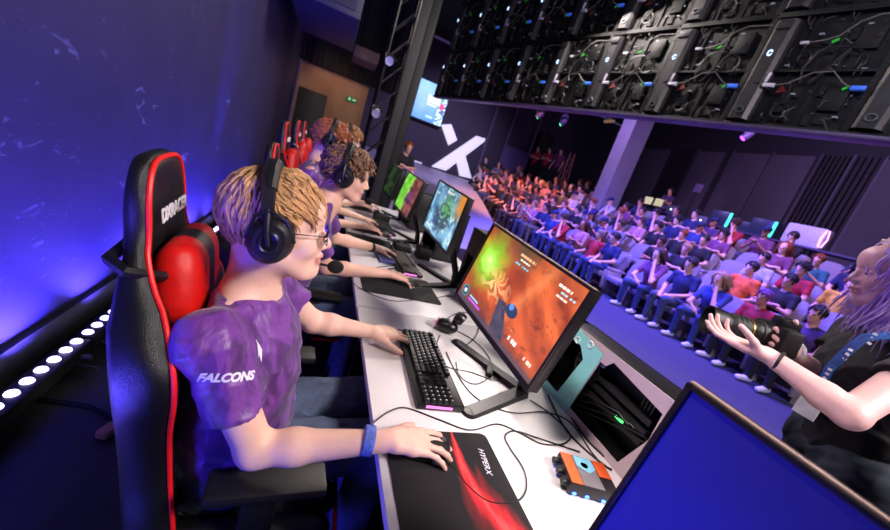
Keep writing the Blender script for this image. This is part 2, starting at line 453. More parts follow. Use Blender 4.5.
def headset(M, k, name, label, group=None, mic=True, cup=(.05, .05), col='headset_black', side=1):
    e = empty(name, M.translation); inv = Matrix.Translation(-M.translation)
    T = inv @ M @ Matrix.Scale(k, 4); tag(e, label, 'headset', group)
    bk = mat(col, (.07, .07, .085), .42, 0, .15, 60, bump=.1); pd = mat('headset_leather', (.05, .05, .06), .55, 0, .2, 120, bump=.2); mt = mat('headset_metal', (.22, .22, .25), .35, .8, .1, 80)
    b = MB(); arc = [(-.018-.006*math.sin(a), .101*math.cos(a), .040+.102*math.sin(a)) for a in np.linspace(-.12, PI+.12, 27)]
    vs = []; 
    for i, p in enumerate(arc):
        a = -.12+(PI+.24)*i/26; nr = Vector((0, math.cos(a), math.sin(a))); wd = .0125+.003*math.sin(a)
        for (dx, dn) in ((-wd, 0), (-wd*.8, .009), (wd*.8, .009), (wd, 0), (wd*.8, -.005), (-wd*.8, -.005)): vs.append(T@(Vector(p)+Vector((dx, 0, 0))+nr*dn))
    fs = [(i*6+j, i*6+(j+1) % 6, (i+1)*6+(j+1) % 6, (i+1)*6+j) for i in range(26) for j in range(6)]+[tuple(range(6)), tuple(26*6+j for j in reversed(range(6)))]
    b.add(vs, fs); b.build('headband', bk, e)
    c = MB(); 
    arc2 = [Vector((-.018, .1*math.cos(a), .045+.095*math.sin(a))) for a in np.linspace(.5, PI-.5, 15)]
    c.tube([T@p for p in arc2], [.012*k*1.1]*15, 8); c.build('band_cushion', pd, e)
    for y in (-1, 1):
        R = Matrix.Rotation(-y*PI/2, 4, 'X')
        ctr = Vector((-.010, y*.088, -.012))
        C = T @ Matrix.Translation(ctr) @ Matrix.Rotation(.25, 4, 'Y') @ Matrix.Diagonal((.92, 1, 1.08, 1)) @ R
        u = MB(); u.lathe([(.0001, .034), (.022, .034), (.024, .031), (.033, .0305), (.036, .027), (.043, .022), (.0475, .012), (.0475, .0), (.044, -.002), (.0001, -.002)], n=32, M=C)
        cu = u.build('earcup', bk, e)
        u = MB(); u.tube([C@Vector((.039*math.cos(a), .039*math.sin(a), -.006)) for a in np.linspace(0, 2*PI, 25)[:-1]], .0115*k, 8, closed=True); u.build('ear_cushion', pd, cu)
        u = MB(); u.lathe([(.016, .0345), (.0185, .0365), (.021, .0345)], n=28, M=C); u.build('ring', mt, cu)
        yk = MB(); pts = [Vector((-.018, y*.104, .052)), Vector((-.018, y*.114, .03)), Vector((-.016, y*.121, .005)), Vector((-.012, y*.121, -.02))]
        yk.tube([T@p for p in pts], [.007*k, .0065*k, .006*k, .006*k], 8); yk.tube([T@(ctr+Vector((-.046, y*.01, 0))), T@(ctr+Vector((-.03, y*.02, .05))), T@(ctr+Vector((.0, y*.021, .062))), T@(ctr+Vector((.03, y*.02, .045))), T@(ctr+Vector((.046, y*.01, 0)))], .0042*k, 8)
        yk.build('yoke', mt, e)
    if mic:
        y = side; mm = MB(); pts = [Vector((.0, y*.115, -.045)), Vector((.05, y*.112, -.085)), Vector((.10, y*.08, -.10)), Vector((.128, y*.045, -.095))]
        mm.tube([T@p for p in pts], .0032*k, 8); mm.build('microphone_arm', bk, e)
        mm = MB(); mm.ell((0, 0, 0), (.021, .017, .017), n=20, M=T@Matrix.Translation((.136, y*.028, -.09))); mm.build('microphone_foam', mat('foam', (.06, .06, .07), .95, 0, .4, 300, bump=.6), e)
    return e
def neck_sdf(S, M, k, base, r=.056, g=0):
    S.cap(M@Vector((-.028*k, 0, -.045*k)), Vector(base), r*k, r*1.1*k, .025, g)
    S.cap(M@Vector((-.03*k, 0, -.01*k)), M@Vector((-.03*k, 0, -.06*k)), .058*k, .056*k, .03, g); return S
SHIRT = {}
def player(name, label, at, J, hm, h, mats, hairfn, k=1.0, head_k=1.0, nose=1.0, legs=True, group=None, seed=3, lowres=False):
    """J: joints in world space; the Empty stands under the hips"""
    O = Vector(at); e = empty(name, O); tag(e, label, 'person', group)
    T = lambda p: Vector(p)-O
    M = Matrix.Translation(-O) @ hm
    S = head_sdf(head_k, nose).xf(M)
    nb = T(J['neck']); neck_sdf(S, M, head_k, nb)
    ch, pe = T(J['chest']), T(J['pelvis']); shr, shl = T(J['sh_r']), T(J['sh_l'])
    for s in (shr, shl): S.cap(nb-Vector((0, 0, .02)), s-Vector((0, 0, .012)), .035, .040, .04)
    S.cap(nb-Vector((0, 0, .05)), ch, .06, .09, .04); S.ell(ch, (.085, .13, .15), .04); S.cap(ch, pe, .10, .10, .04)
    arm_sdf(S, shr, T(J['el_r']), T(J['wr_r'])); arm_sdf(S, shl, T(J['el_l']), T(J['wr_l']))
    for side in 'rl':
        if 'hand_'+side in J:
            H = J['hand_'+side]; W = T(J['wr_'+side]); hand_sdf(S, W, H['d'], H['n'], H['t'], H['c'], H.get('fan', 1), 1.0, H.get('thumb', (.62, .70, -.25)), tcurl=H.get('tcurl', .35))
    vt, F = sdf_mesh(S, h, relax=1)
    body = np_obj('body', vt, F, [mats['skin'], mats['lip'], mat('eye_white', (.85, .83, .82), .3), mat('iris_dark', (.12, .10, .09), .2), mats['brow']], e,
                  mi=lipmask(vt, F, M, head_k), extra=eyes_mb(M, head_k))
    # shirt
    C = Sdf(); C.ell(ch, (.112, .152, .18), 0); C.cap(ch-Vector((0, 0, .06)), pe+Vector((0, 0, .02)), .125, .135, .06)
    ax = (shl-shr).normalized()
    C.cap(ch+ax*.06, pe+ax*.06, .105, .118, .05); C.cap(ch-ax*.06, pe-ax*.06, .105, .118, .05)
    for s in (shr, shl): C.cap(nb-Vector((0, 0, .035)), s-Vector((0, 0, .02)), .046, .050, .045)
    for s, el, kk in ((shr, T(J['el_r']), J.get('sl_r', .72)), (shl, T(J['el_l']), J.get('sl_l', .72))):
        flat_cone(C, s+(el-s)*.04, s.lerp(el, kk), .055, .060, .03)
    C.sub(nb+Vector((.020, 0, .030)), (.070, .066, .050), .012)
    vt, F = sdf_mesh(C, h*1.15, fold_disp(.010, seed, (11, 8, 12)), relax=1)
    np_obj('t_shirt', vt, F, mats['shirt'], e); SHIRT[label] = (vt+np.array(O), F, e)
    if legs:
        Lg = Sdf(); hr, hl = T(J['hip_r']), T(J['hip_l'])
        Lg.cap(hr, hl, .115, .115, .05)
        for hp, kn, an in ((hr, T(J['kn_r']), T(J['an_r'])), (hl, T(J['kn_l']), T(J['an_l']))):
            Lg.cap(hp, kn, .098, .070, .05); flat_cone(Lg, kn, an, .068, .056, .03)
        vt, F = sdf_mesh(Lg, h*1.6, fold_disp(.009, seed+1, (16, 12, 12)), relax=1); np_obj('trousers', vt, F, mats['trousers'], e)
        for an in (T(J['an_r']), T(J['an_l'])):
            Sh = Sdf(); Sh.cap(an+Vector((-.03, 0, -.03)), an+Vector((.15, 0, -.045)), .042, .034, .02); Sh.cap(an+Vector((0, 0, .02)), an+Vector((0, 0, -.02)), .042, .045, .02); Sh.cut((0, 0, 0.0-at[2]+.012), (0, 0, -1))
            vt, F = sdf_mesh(Sh, .009); np_obj('shoe', vt, F, mats['shoe'], e)
    hb = MB(); hairfn(hb, M, head_k); hb.build('hair', mats['hair'], e, ang=180)
    return e
def lipmask(vt, F, M, k):
    inv = np.array(M.inverted(), np.float64); cen = vt[F].mean(1); L = (cen@inv[:3, :3].T+inv[:3, 3])/k
    m = (np.abs(L[:, 1]) < .024*(1-((L[:, 2]+.064)/.022)**2)) & (L[:, 0] > .083) & (L[:, 2] < -.052) & (L[:, 2] > -.080)
    return m.astype(int)
# ------------------------------------------------------------------ the setting
def grid_obj(name, pts, m, nx=1, ny=1, thick=None):
    b = MB(); b.add(pts, [tuple(range(len(pts)))]); return b.build(name, m, smooth=False)
floor_m = mat('stage_floor_black', (.075, .07, .085), .45, 0, .3, 7, bump=.1)
b = MB(); b.box((1.2, 5.0, -.15), (5.2, 17.0, .30)); struct(b.build('floor', floor_m, smooth=False))
# audience floor: flat blue carpet in front, stepped tiers behind
def gz(y): return .0088*max(0, y-5.2)**1.9
carpet = mat('blue_grey_carpet', (.22, .22, .30), .8, 0, .25, 30, bump=.3)
tier_m = mat('tier_carpet', (.10, .10, .13), .9, 0, .3, 25, bump=.3)
def tier(name, x0, x1, dz, m, drop=.6):
    ys = [-4+i*1.0 for i in range(23)]; vs = []
    for y in ys: vs += [(x0, y, gz(y)+dz), (x1, y, gz(y)+dz), (x0, y, gz(y)+dz-drop), (x1, y, gz(y)+dz-drop)]
    fs = []
    for i in range(len(ys)-1):
        a = i*4; c = a+4; fs += [(a, a+1, c+1, c), (a, c, c+2, a+2), (a+1, a+3, c+3, c+1), (a+2, c+2, c+3, a+3)]
    fs += [(0, 2, 3, 1), (len(vs)-4, len(vs)-3, len(vs)-1, len(vs)-2)]
    t = MB(); t.add(vs, fs); return struct(t.build(name, m, smooth=False))
ROW0, PITCH, RISE = 6.35, .87, .30
tier('floor', 3.8, ROW0+.58, 0, carpet, .35)
for i in range(1, 5): tier('floor', ROW0-.29+i*PITCH, ROW0+.58+i*PITCH, RISE*i, tier_m, .5)
tier('floor', ROW0-.29+5*PITCH, 15.0, RISE*5, tier_m, .5)
# white edge strip along the stage front
trimm = mat('edge_strip', (.30, .22, .40), .5, .2)
b = MB(); b.box((3.77, 5.0, .006), (.06, 17.0, .012)); struct(b.build('trim_1', trimm, smooth=False))
# sloping far deck, violet lit
b = MB(); rp = [(.3, 7.0, 0.005), (4.25, 7.0, .005), (5.15, 10, .38), (5.9, 13, .78), (6.75, 17.45, 1.40), (.3, 17.45, 1.40), (.3, 10, .38)]
low = [(x, y, -.3) for x, y, z in rp]; n = len(rp)
b.add(rp+low, [tuple(range(n))]+[(i, n+i, n+(i+1) % n, (i+1) % n) for i in range(n)]); struct(b.build('floor_far_deck', mat('deck_light_grey', (.62, .60, .66), .5, 0, .08, 6), smooth=False))
# left wall: dark blue painted board with scuffs and hand smears
def wall_material():
    m = mat('dark_blue_wall', (.15, .13, .25), .60, 0, .12, 3, bump=.12, bscale=90, spec=.35); nt = m.node_tree; N = nt.nodes; L = nt.links; bs = N['Principled BSDF']
    tc = N.new('ShaderNodeTexCoord'); mp = N.new('ShaderNodeMapping'); mp.inputs['Scale'].default_value = (1, 1.1, 2.6); mp.inputs['Rotation'].default_value = (.45, 0, 0); L.new(tc.outputs['Object'], mp.inputs[0])
    v = N.new('ShaderNodeTexNoise'); v.inputs['Scale'].default_value = 3.6; v.inputs['Detail'].default_value = 7; v.inputs['Distortion'].default_value = 2.2; L.new(mp.outputs[0], v.inputs['Vector'])
    r = N.new('ShaderNodeValToRGB'); r.color_ramp.elements[0].position = .645; r.color_ramp.elements[0].color = (0, 0, 0, 1); r.color_ramp.elements[1].position = .76; r.color_ramp.elements[1].color = (1, 1, 1, 1); L.new(v.outputs[0], r.inputs[0])
    old = bs.inputs['Base Color'].links[0].from_socket; mx = N.new('ShaderNodeMixRGB'); mx.inputs[2].default_value = lin((.42, .40, .58))+(1,); L.new(old, mx.inputs[1]); 
    mm = N.new('ShaderNodeMath'); mm.operation = 'MULTIPLY'; mm.inputs[1].default_value = .6; L.new(r.outputs[0], mm.inputs[0]); L.new(mm.outputs[0], mx.inputs[0]); L.new(mx.outputs[0], bs.inputs['Base Color'])
    return m
wm = wall_material()
b = MB(); b.box((-1.08, 2.6, 3.1), (.12, 14.0, 6.4)); struct(b.build('wall_left', wm, smooth=False))
dark = mat('black_paint', (.035, .033, .042), .6, 0, .25, 12, bump=.1)
b = MB(); b.box((-1.005, 2.6, .11), (.03, 14.0, .22)); struct(b.build('painted_wall_foot_shade', dark, smooth=False))  # dark strip standing in for the shadow along the wall foot
# far wall behind the logo, back wall behind the audience, right side, ceiling
fw = mat('charcoal_far_wall', (.20, .19, .235), .75, 0, .1, 5)
b = MB(); b.box((7.0, 17.6, 3.2), (16.2, .2, 7.0)); struct(b.build('wall_far', fw, smooth=False))
bw = mat('dark_violet_wall', (.13, .12, .15), .8, 0, .15, 5)
b = MB(); b.box((14.6, 6.8, 3.3), (.2, 22.0, 7.6)); struct(b.build('wall_back', bw, smooth=False))
b = MB(); b.box((6.8, -4.1, 3.2), (15.8, .2, 7.4)); struct(b.build('wall_near', bw, smooth=False))
b = MB(); b.box((6.8, 6.8, 7.0), (16.0, 22.0, .2)); struct(b.build('ceiling', mat('black_ceiling', (.03, .03, .035), .9), smooth=False))
# acoustic panels and ribs on the back wall
pm = mat('acoustic_grey', (.29, .27, .31), .9, 0, .12, 40, bump=.2); rm = mat('rib_black', (.10, .09, .11), .7)
lm = mat('panel_trim', (.30, .27, .36), .6)
k = 0
BN = ['left of the widest ribbed panel', 'right of the widest ribbed panel', 'behind the white counter computer', 'between two ribbed strips', 'behind the teal-lit computers', 'behind the laptop operator', 'behind the sound desk', 'just right of the grey pillar', 'at the photographer\'s head', 'rightmost of all', 'left of the grey pillar']
for y0, y1, kind in ((3.3, 5.0, 'r'), (5.05, 6.6, 'p'), (6.7, 7.3, 'r'), (7.35, 8.1, 'r'), (8.2, 9.5, 'p'), (9.55, 10.9, 'p'), (11.2, 12.4, 'p'), (12.6, 13.6, 'r'), (1.6, 3.2, 'p'), (-.2, 1.5, 'r'), (13.8, 15.4, 'p')):
    b = MB()
    if kind == 'p':
        b.box((14.455, (y0+y1)/2, 3.9), (.08, y1-y0-.06, 3.4), bev=.01)
        o = b.build('wall_panel', pm); tag(o, 'plain grey acoustic panel on the back wall, with the batten '+BN[k], 'wall panel', 'plain acoustic panels')
    else:
        nn = int((y1-y0)/.12)
        for j in range(nn): b.box((14.445, y0+(j+.5)*(y1-y0)/nn, 3.9), (.1, .055, 3.5))
        o = b.build('ribbed_panel', rm, smooth=False); tag(o, 'black ribbed panel on the back wall, with the batten '+BN[k], 'wall panel', 'ribbed panels')
    t = MB(); t.box((14.48, y1, 3.9), (.10, .05, 3.6)); o = t.build('wall_batten', lm, smooth=False); tag(o, 'thin pale upright batten on the back wall, '+BN[k], 'batten', 'back wall battens'); k += 1
# big pillar in the hall
b = MB(); b.box((.36, .30, 3.3), (.72, .60, 7.4), bev=.01); o = b.build('pillar', mat('grey_pillar', (.52, .50, .58), .6, 0, .05, 3)); o.location = (8.95, 10.35, 0)
struct(o); o.name = 'trim_2'
for x, y in ((7.9, 17.2), (9.3, 17.2), (6.9, 17.25)):
    b = MB(); b.box((0, 0, 1.9), (.12, .12, 5.6)); o = b.build('upright_post', lm); o.location = (x, y, 1.5); tag(o, 'slim pale upright post on the far wall, '+{7.9: 'left of the loudspeaker', 9.3: 'right of the loudspeaker', 6.9: 'next to the white cross logo'}[x], 'post', 'far wall posts')
# ------------------------------------------------------------------ light bars along the left wall
bar_m = mat('light_bar_black', (.05, .05, .07), .4, .3); led = bpy.data.materials.new('blue_white_led'); led.use_nodes = True
bb = led.node_tree.nodes['Principled BSDF']; bb.inputs['Emission Color'].default_value = (.52, .46, 1, 1); bb.inputs['Emission Strength'].default_value = 5.5
def light_bar(y):
    e = empty('light_bar', (-.90, y, .03)); R = Matrix.Rotation(-.35, 4, 'Y')
    b = MB(); b.box((0, 0, .055), (.085, .98, .07), bev=.008); b.build('housing', bar_m, e)
    for i in range(13):
        c = MB(); c.lathe([(.0001, .0), (.019, .0), (.022, -.006)], c=(0, -.456+i*.076, .098), n=20); c.build('led', led, e)
    for s in (-.4, .4):
        c = MB(); c.tube([(-.03, s, .03), (.05, s, .008), (.12, s-.02, .008)], .006, 6); c.tube([(.05, s, .05), (.085, s, .05)], .014, 10); c.build('bracket', mat('worn_metal', (.35, .30, .30), .4, .8), e)
    return e
for i, y in enumerate((-.55, .45, 1.45, 2.45, 3.45, 4.45, 5.45)):
    e = light_bar(y); tag(e, 'floor bar of round blue-white lights by the left wall, '+('nearest the camera', 'left of the nearest gaming chair', 'behind the nearest gaming chair', 'behind the second gaming chair', 'behind the third gaming chair', 'behind the fourth gaming chair', 'at the far end')[i], 'light bar', 'floor light bars')
    for dy in (-.25, .25):
        lamp('wall_washer', 'SPOT', (-.86, y+dy, .16), (-1.02, y+dy+.12, .72), (300, 330, 230, 150, 190, 80, 60)[i], (.10, .065, 1.0), .03, 128, .9)
lamp('wall_beam', 'SPOT', (-.72, 4.0, .2), (-1.02, 4.35, 2.4), 420, (.07, .06, 1.0), .03, 30, .8)
# cable and plug on the floor at the left
b = MB(); b.tube([(-.93+.02*math.sin(i*.7), 1.0+i*.05, .012) for i in range(14)]+[(-.70, 1.62, .012), (-.60, 1.56, .012)], .006, 8); o = b.build('power_cable', mat('cable_black', (.04, .04, .045), .5)); tag(o, 'black power cable on the floor by the light bar', 'cable')
b = MB(); b.box((0, 0, 0), (.07, .045, .035), bev=.01); b.box((.05, 0, 0), (.03, .03, .025), bev=.006); o = b.build('plug', mat('tan_plug', (.68, .48, .30), .5)); o.location = (-.575, 1.47, .018); o.rotation_euler = (0, 0, 1.2); tag(o, 'tan cable plug lying on the dark floor at far left', 'plug')
# ------------------------------------------------------------------ desks
white = mat('desk_white', (.86, .84, .84), .42, 0, .02, 8); edgep = mat('desk_edge', (.70, .66, .74), .5)
steel = mat('desk_steel', (.12, .12, .14), .4, .6)
DY = [(-.62, .41), (.42, 1.45), (1.46, 2.49), (2.50, 3.53), (3.54, 4.57)]
DL = ['white desk nearest the camera with the blank blue monitor', 'white desk with the red-streaked mouse mat and black tower keyboard', 'white desk of the curly-haired second player', 'white desk of the copper-haired player, third along', 'farthest white desk in the row']
for (y0, y1), lb in zip(DY, DL):
    e = empty('desk', (.25, (y0+y1)/2, 0)); tag(e, lb, 'desk', 'player desks')
    w_ = y1-y0; b = MB(); b.box((.48, 0, .7375), (.96, w_, .025), bev=.004); b.build('desk_top', white, e)
    for x, y in ((.06, -w_/2+.06), (.06, w_/2-.06), (.9, -w_/2+.06), (.9, w_/2-.06)):
        b = MB(); b.box((x, y, .3625), (.05, .05, .725)); b.build('leg', steel, e, smooth=False)
    b = MB(); b.box((.92, 0, .5), (.02, w_-.1, .45)); b.build('back_panel', steel, e, smooth=False)
# ------------------------------------------------------------------ monitors
fr_m = mat('monitor_black', (.045, .045, .05), .38, 0, .1, 60); std_m = mat('monitor_stand_grey', (.16, .155, .165), .35, .5, .1, 60)
def screen_mesh(name, W, H, nx, ny, paint, strength):
    vs = []; fs = []; cols = []
    for j in range(ny+1):
        for i in range(nx+1):
            u, v = i/nx, j/ny; vs.append((0, (0.5-u)*W, v*H)); cols.append(paint(u, v))
    for j in range(ny):
        for i in range(nx): a = j*(nx+1)+i; fs.append((a, a+nx+1, a+nx+2, a+1))
    me = bpy.data.meshes.new(name); me.from_pydata(vs, [], fs); at = me.color_attributes.new('picture', 'FLOAT_COLOR', 'POINT')
    at.data.foreach_set('color', [c for col in cols for c in (*lin([min(1, max(0, x)) for x in col]), 1.0)])
    me.materials.append(attr_screen(name+'_display', strength)); return me
_n = np.random.RandomState(4)
_gr = [_n.rand(24, 36) for _ in range(6)]
def vn(u, v, s, k=0):
    g = _gr[k]; x, y = (u*s) % 35, (v*s) % 23; i, j = int(x), int(y); a, b = x-i, y-j; a = a*a*(3-2*a); b = b*b*(3-2*b)
    j2, i2 = (j+1) % 24, (i+1) % 36
    return (g[j, i]*(1-a)+g[j, i2]*a)*(1-b)+(g[j2, i]*(1-a)+g[j2, i2]*a)*b
def mixc(a, b, t): t = min(1, max(0, t)); return tuple(x*(1-t)+y*t for x, y in zip(a, b))
def inbox(u, v, u0, u1, v0, v1): return u0 < u < u1 and v0 < v < v1
def paint1(u, v):
    a_, b_ = u*.8+v*.5, v*.8-u*.5+1; n = .6*vn(a_, b_*.35, 9, 0)+.4*vn(a_+.4, b_*.5, 21, 3); n2 = .6*vn(u+.3, v, 16, 1)+.4*abs(vn(a_, b_, 31, 4)*2-1)
    c = mixc((.50, .17, .07), (.90, .42, .20), n*1.2); c = mixc(c, (.30, .12, .08), max(0, n2-.6)*1.6)
    c = mixc(c, (.98, .60, .36), max(0, 1-abs((u-.62)-.25*(v-.5))/.07)*.5)
    c = mixc(c, (.33, .20, .16), max(0, min(1, (v-.80)*6))*(.5 if u < .6 else .2))
    c = mixc(c, (.30, .20, .24), max(0, 1-(v+u*.15)/.30)*.9)
    c = mixc(c, (.35, .27, .17), max(0, min(1, (v-.72)*5))*max(0, 1-abs(u-.45)*5))
    d = math.hypot((u-.16)*1.3, (v-.62)*.75)+.06*vn(u, v, 14, 2); c = mixc(c, (.45, .95, .16), max(0, 1.25-d*3.6)); c = mixc(c, (.86, 1, .55), max(0, 1-d*6.0)*1.3)
    a = math.atan2(v-.5, u-.34); rr_ = math.hypot(u-.34, v-.45)
    if rr_ < .19 and abs(math.sin(a*3.5+n*9+rr_*12)) > .78: c = mixc(c, (1, .84, .60), .75*(1-rr_/.19)+.2)
    if .05 < v < .34+.1*n and abs(u-(.50+.28*(.34-v))) < .045+.10*(.34-v)+.02*n2: c = mixc((.20, .19, .24), (.36, .34, .42), n2)
    if math.hypot((u-.60)*1.2, (v-.37)) < .07: c = (.16, .22, .34)
    if math.hypot((u-.585)*1.4, (v-.405)) < .035: c = (.35, .55, .85)
    # read-outs
    for (u0, v0, w_, h_, cc) in ((.41, .90, .17, .022, (1, .75, .55)), (.43, .855, .13, .016, (.95, .95, .9)), (.40, .80, .15, .014, (.4, .85, .95)), (.80, .88, .15, .024, (1, .96, .9)), (.84, .835, .12, .020, (.65, .9, 1)), (.82, .79, .10, .016, (1, .96, .9)), (.68, .13, .10, .045, (.95, .95, .95)), (.80, .12, .03, .035, (1, .3, .25)), (.86, .115, .08, .028, (.95, .9, .85)), (.64, .22, .06, .012, (.9, .6, .5))):
        if inbox(u, v, u0, u0+w_, v0, v0+h_) and (int((u-u0)*130) % 4) and _gr[3][int(v0*20), int((u-u0)*100) % 36] > .18: c = cc
    q = math.hypot((u-.075)*1.78, v-.13)
    if q < .075: c = (.12, .55, .62) if q > .055 else ((.9, .92, .95) if q < .03 and (u-.075)*(v-.13) > -.0004 else (.10, .16, .22))
    if inbox(u, v, .15, .33, .075, .10): c = (.75, .35, .9)
    if inbox(u, v, .15, .28, .12, .135): c = (.6, .85, .95)
    if v < .045 : c = mixc(c, (.25, .30, .42), .55)
    return c
def paint2(u, v):
    n = vn(u, v, 8, 3); n2 = vn(u, v, 19, 4); c = mixc((.16, .30, .45), (.55, .78, .88), n*1.1); c = mixc(c, (.90, .97, .92), max(0, n2-.62)*2.4)
    c = mixc(c, (.35, .62, .30), max(0, 1-abs(u-.55)*3-abs(v-.6)*2)); c = mixc(c, (.80, .50, .18), max(0, min(1, (u-.72)*6))*max(0, min(1, (v-.5)*4)))
    d = math.hypot(u-.5, v-.45)
    if d < .25 and n2 > .45: c = mixc(c, (.15, .17, .26), .7)
    if inbox(u, v, .38, .62, .9, .94): c = (.95, .9, .8)
    if inbox(u, v, .05, .22, .06, .12): c = (.9, .9, .95)
    return c
def paint3(u, v):
    n = vn(u, v, 9, 5); c = mixc((.30, .62, .16), (.62, .92, .35), n) if u < .42+.12*n else mixc((.30, .14, .16), (.62, .36, .34), n)
    if math.hypot((u-.62)*1.1, v-.45) < .2: c = mixc((.20, .12, .2), (.55, .3, .5), n)
    return c
def paint4(u, v): n = vn(u, v, 9, 2); return mixc((.08, .12, .10), (.35, .60, .25), max(0, n-.2)*(1 if u < .6 else .5))
def paint0_reflection(u, v): n = vn(u, v, 5, 1); return mixc((.05, .05, .60), (.045, .025, .20), min(1, max(0, u*.9+v*.35-.15))+.1*n)  # blue reflection on the blank screen, painted as a glowing gradient
def monitor(loc, yaw, tilt, roll, paint, nx, ny, strength, label, teeth=True):
    W, H = .535, .302
    e = empty('monitor', (loc[0], loc[1], .75)); tag(e, label, 'monitor', 'player monitors')
    # panel axes: y to the far side, z up, x away from the viewer
    P = Matrix.Translation((0, 0, loc[2]-.75)) @ Matrix.Rotation(yaw, 4, 'Z') @ Matrix.Rotation(tilt, 4, 'Y') @ Matrix.Rotation(roll, 4, 'X')
    b = MB(); b.box((.020, 0, .163), (.030, .553, .324), bev=.004, M=P); b.box((.044, 0, .15), (.03, .36, .20), bev=.012, M=P); b.build('casing', fr_m, e)
    b = MB(); w_ = .012
    b.box((.001, 0, .006), (.012, .553, .014), bev=.002, M=P); b.box((.001, 0, .3205), (.012, .553, .008), bev=.002, M=P)
    for s in (-1, 1): b.box((.001, s*.2715, .163), (.012, .009, .324), bev=.002, M=P)
    b.build('bezel', mat('bezel_edge', (.09, .085, .09), .3, .2), e)
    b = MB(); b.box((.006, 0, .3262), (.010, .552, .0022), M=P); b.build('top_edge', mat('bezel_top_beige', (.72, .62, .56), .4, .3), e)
    me = screen_mesh('screen', W, H, nx, ny, paint, strength); me.transform(P @ Matrix.Translation((.003, 0, .0135)))
    link(bpy.data.objects.new('screen', me), e)
    b = MB(); top = P @ Vector((.055, 0, .14)); b.tube([(.215, -.03, .012), (.20, -.03, .09), top], [.022, .020, .020], 10); b.build('stand_neck', std_m, e)
    for s, end in ((-1, Vector((-.045, -.155, .010))), (1, Vector((.065, .275, .010)))):
        b = MB(); n_ = 10; apex = Vector((.22, -.03, .010)); pts = [apex.lerp(end, t) for t in np.linspace(0, 1, n_)]
        vs = []
        for i, p in enumerate(pts):
            w2 = .026; h2 = .020-.008*i/(n_-1); d = (end-apex).normalized(); a = Vector((-d.y, d.x, 0))
            if i == n_-1: p = p
            vs += [p-a*w2+Vector((0, 0, -.009)), p+a*w2+Vector((0, 0, -.009)), p+a*w2*.8+Vector((0, 0, h2-.010)), p-a*w2*.8+Vector((0, 0, h2-.010))]
        fs = [(i*4+j, i*4+(j+1) % 4, i*4+4+(j+1) % 4, i*4+4+j) for i in range(n_-1) for j in range(4)]+[(0, 1, 2, 3), (n_*4-1, n_*4-2, n_*4-3, n_*4-4)]
        b.add(vs, fs); b.lathe([(.0001, -.009), (.026, -.009), (.0215, .001), (.0001, .003)], c=pts[-1], n=18); b.build('stand_foot', std_m, e)
    return e
CZ = 1.4
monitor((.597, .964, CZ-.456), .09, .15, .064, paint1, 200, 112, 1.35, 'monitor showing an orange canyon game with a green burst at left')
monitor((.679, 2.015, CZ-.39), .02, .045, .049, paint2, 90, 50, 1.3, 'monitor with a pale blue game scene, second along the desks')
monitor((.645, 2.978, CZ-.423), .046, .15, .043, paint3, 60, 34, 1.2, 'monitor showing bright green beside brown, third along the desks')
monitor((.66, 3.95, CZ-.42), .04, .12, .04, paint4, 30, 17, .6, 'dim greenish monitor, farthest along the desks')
monitor((.505, .035, .905), .02, .10, .02, paint0_reflection, 20, 12, 1.3, 'monitor with a blank deep blue screen, nearest the camera')
# ------------------------------------------------------------------ the players
def shirt_mat(name, rgb, dark):
    m = mat(name, rgb, .48, 0, .25, 16, bump=.3, bscale=34, sheen=.2, stretch=(1, 1, .4)); [setattr(n.inputs['Distortion'], 'default_value', 1.5) for n in m.node_tree.nodes if n.type == 'TEX_NOISE']
    r = [n for n in m.node_tree.nodes if n.type == 'VALTORGB'][0]; r.color_ramp.elements[0].color = lin(dark)+(1,); r.color_ramp.elements[0].position = .42; r.color_ramp.elements[1].position = .56
    return m
purple = shirt_mat('purple_jersey', (.40, .19, .52), (.29, .12, .40))
denim = mat('blue_grey_denim', (.27, .32, .42), .8, 0, .25, 40, bump=.3, bscale=400)
black_cloth = mat('black_cloth', (.05, .05, .06), .85, 0, .3, 60, bump=.2)
shoe_m = mat('dark_shoe', (.10, .10, .12), .6)
lip_m = mat('lips', (.80, .54, .50), .45)
sk1 = skin('fair_skin', (.90, .72, .65)); sk2 = skin('pale_skin', (.88, .69, .61))
def hair_mat(name, rgb, var=.4):
    return mat(name, rgb, .42, 0, var, 60, bump=.5, bscale=500, sheen=.1, stretch=(.35, 1, 1))
h_blond = hair_mat('light_brown_hair', (.76, .57, .38)); h_brown = hair_mat('brown_hair', (.46, .32, .22)); h_red = hair_mat('copper_hair', (.62, .33, .16)); h_sandy = hair_mat('sandy_hair', (.66, .45, .28))
def pack(sk, shirt, hair, brow): return dict(skin=sk, lip=lip_m, shirt=shirt, trousers=denim, shoe=shoe_m, hair=hair, brow=brow)
def cap_shell(mb, M, k, R=(.103, .082, .092), c=(-.018, 0, .038), face=.062, low=-.045, neck=-.07):
    """a close cap of hair that leaves the face free"""
    n1, n2 = 30, 18; vs = []; fs = []; keep = {}
    for i in range(n2+1):
        for j in range(n1):
            th = PI*i/n2; ph = 2*PI*j/n1; u = Vector((math.sin(th)*math.cos(ph), math.sin(th)*math.sin(ph), math.cos(th)))
            p = Vector((c[0]+R[0]*u.x, c[1]+R[1]*u.y, c[2]+R[2]*u.z))
            keep[len(vs)] = (p.x < face-.3*max(0, .06-p.z)) and p.z > (neck if p.x < -.02 else low); vs.append(M @ (p*k))
    for i in range(n2):
        for j in range(n1):
            f = (i*n1+j, (i+1)*n1+j, (i+1)*n1+(j+1) % n1, i*n1+(j+1) % n1)
            if all(keep[a] for a in f): fs.append(f)
    mb.add(vs, fs)
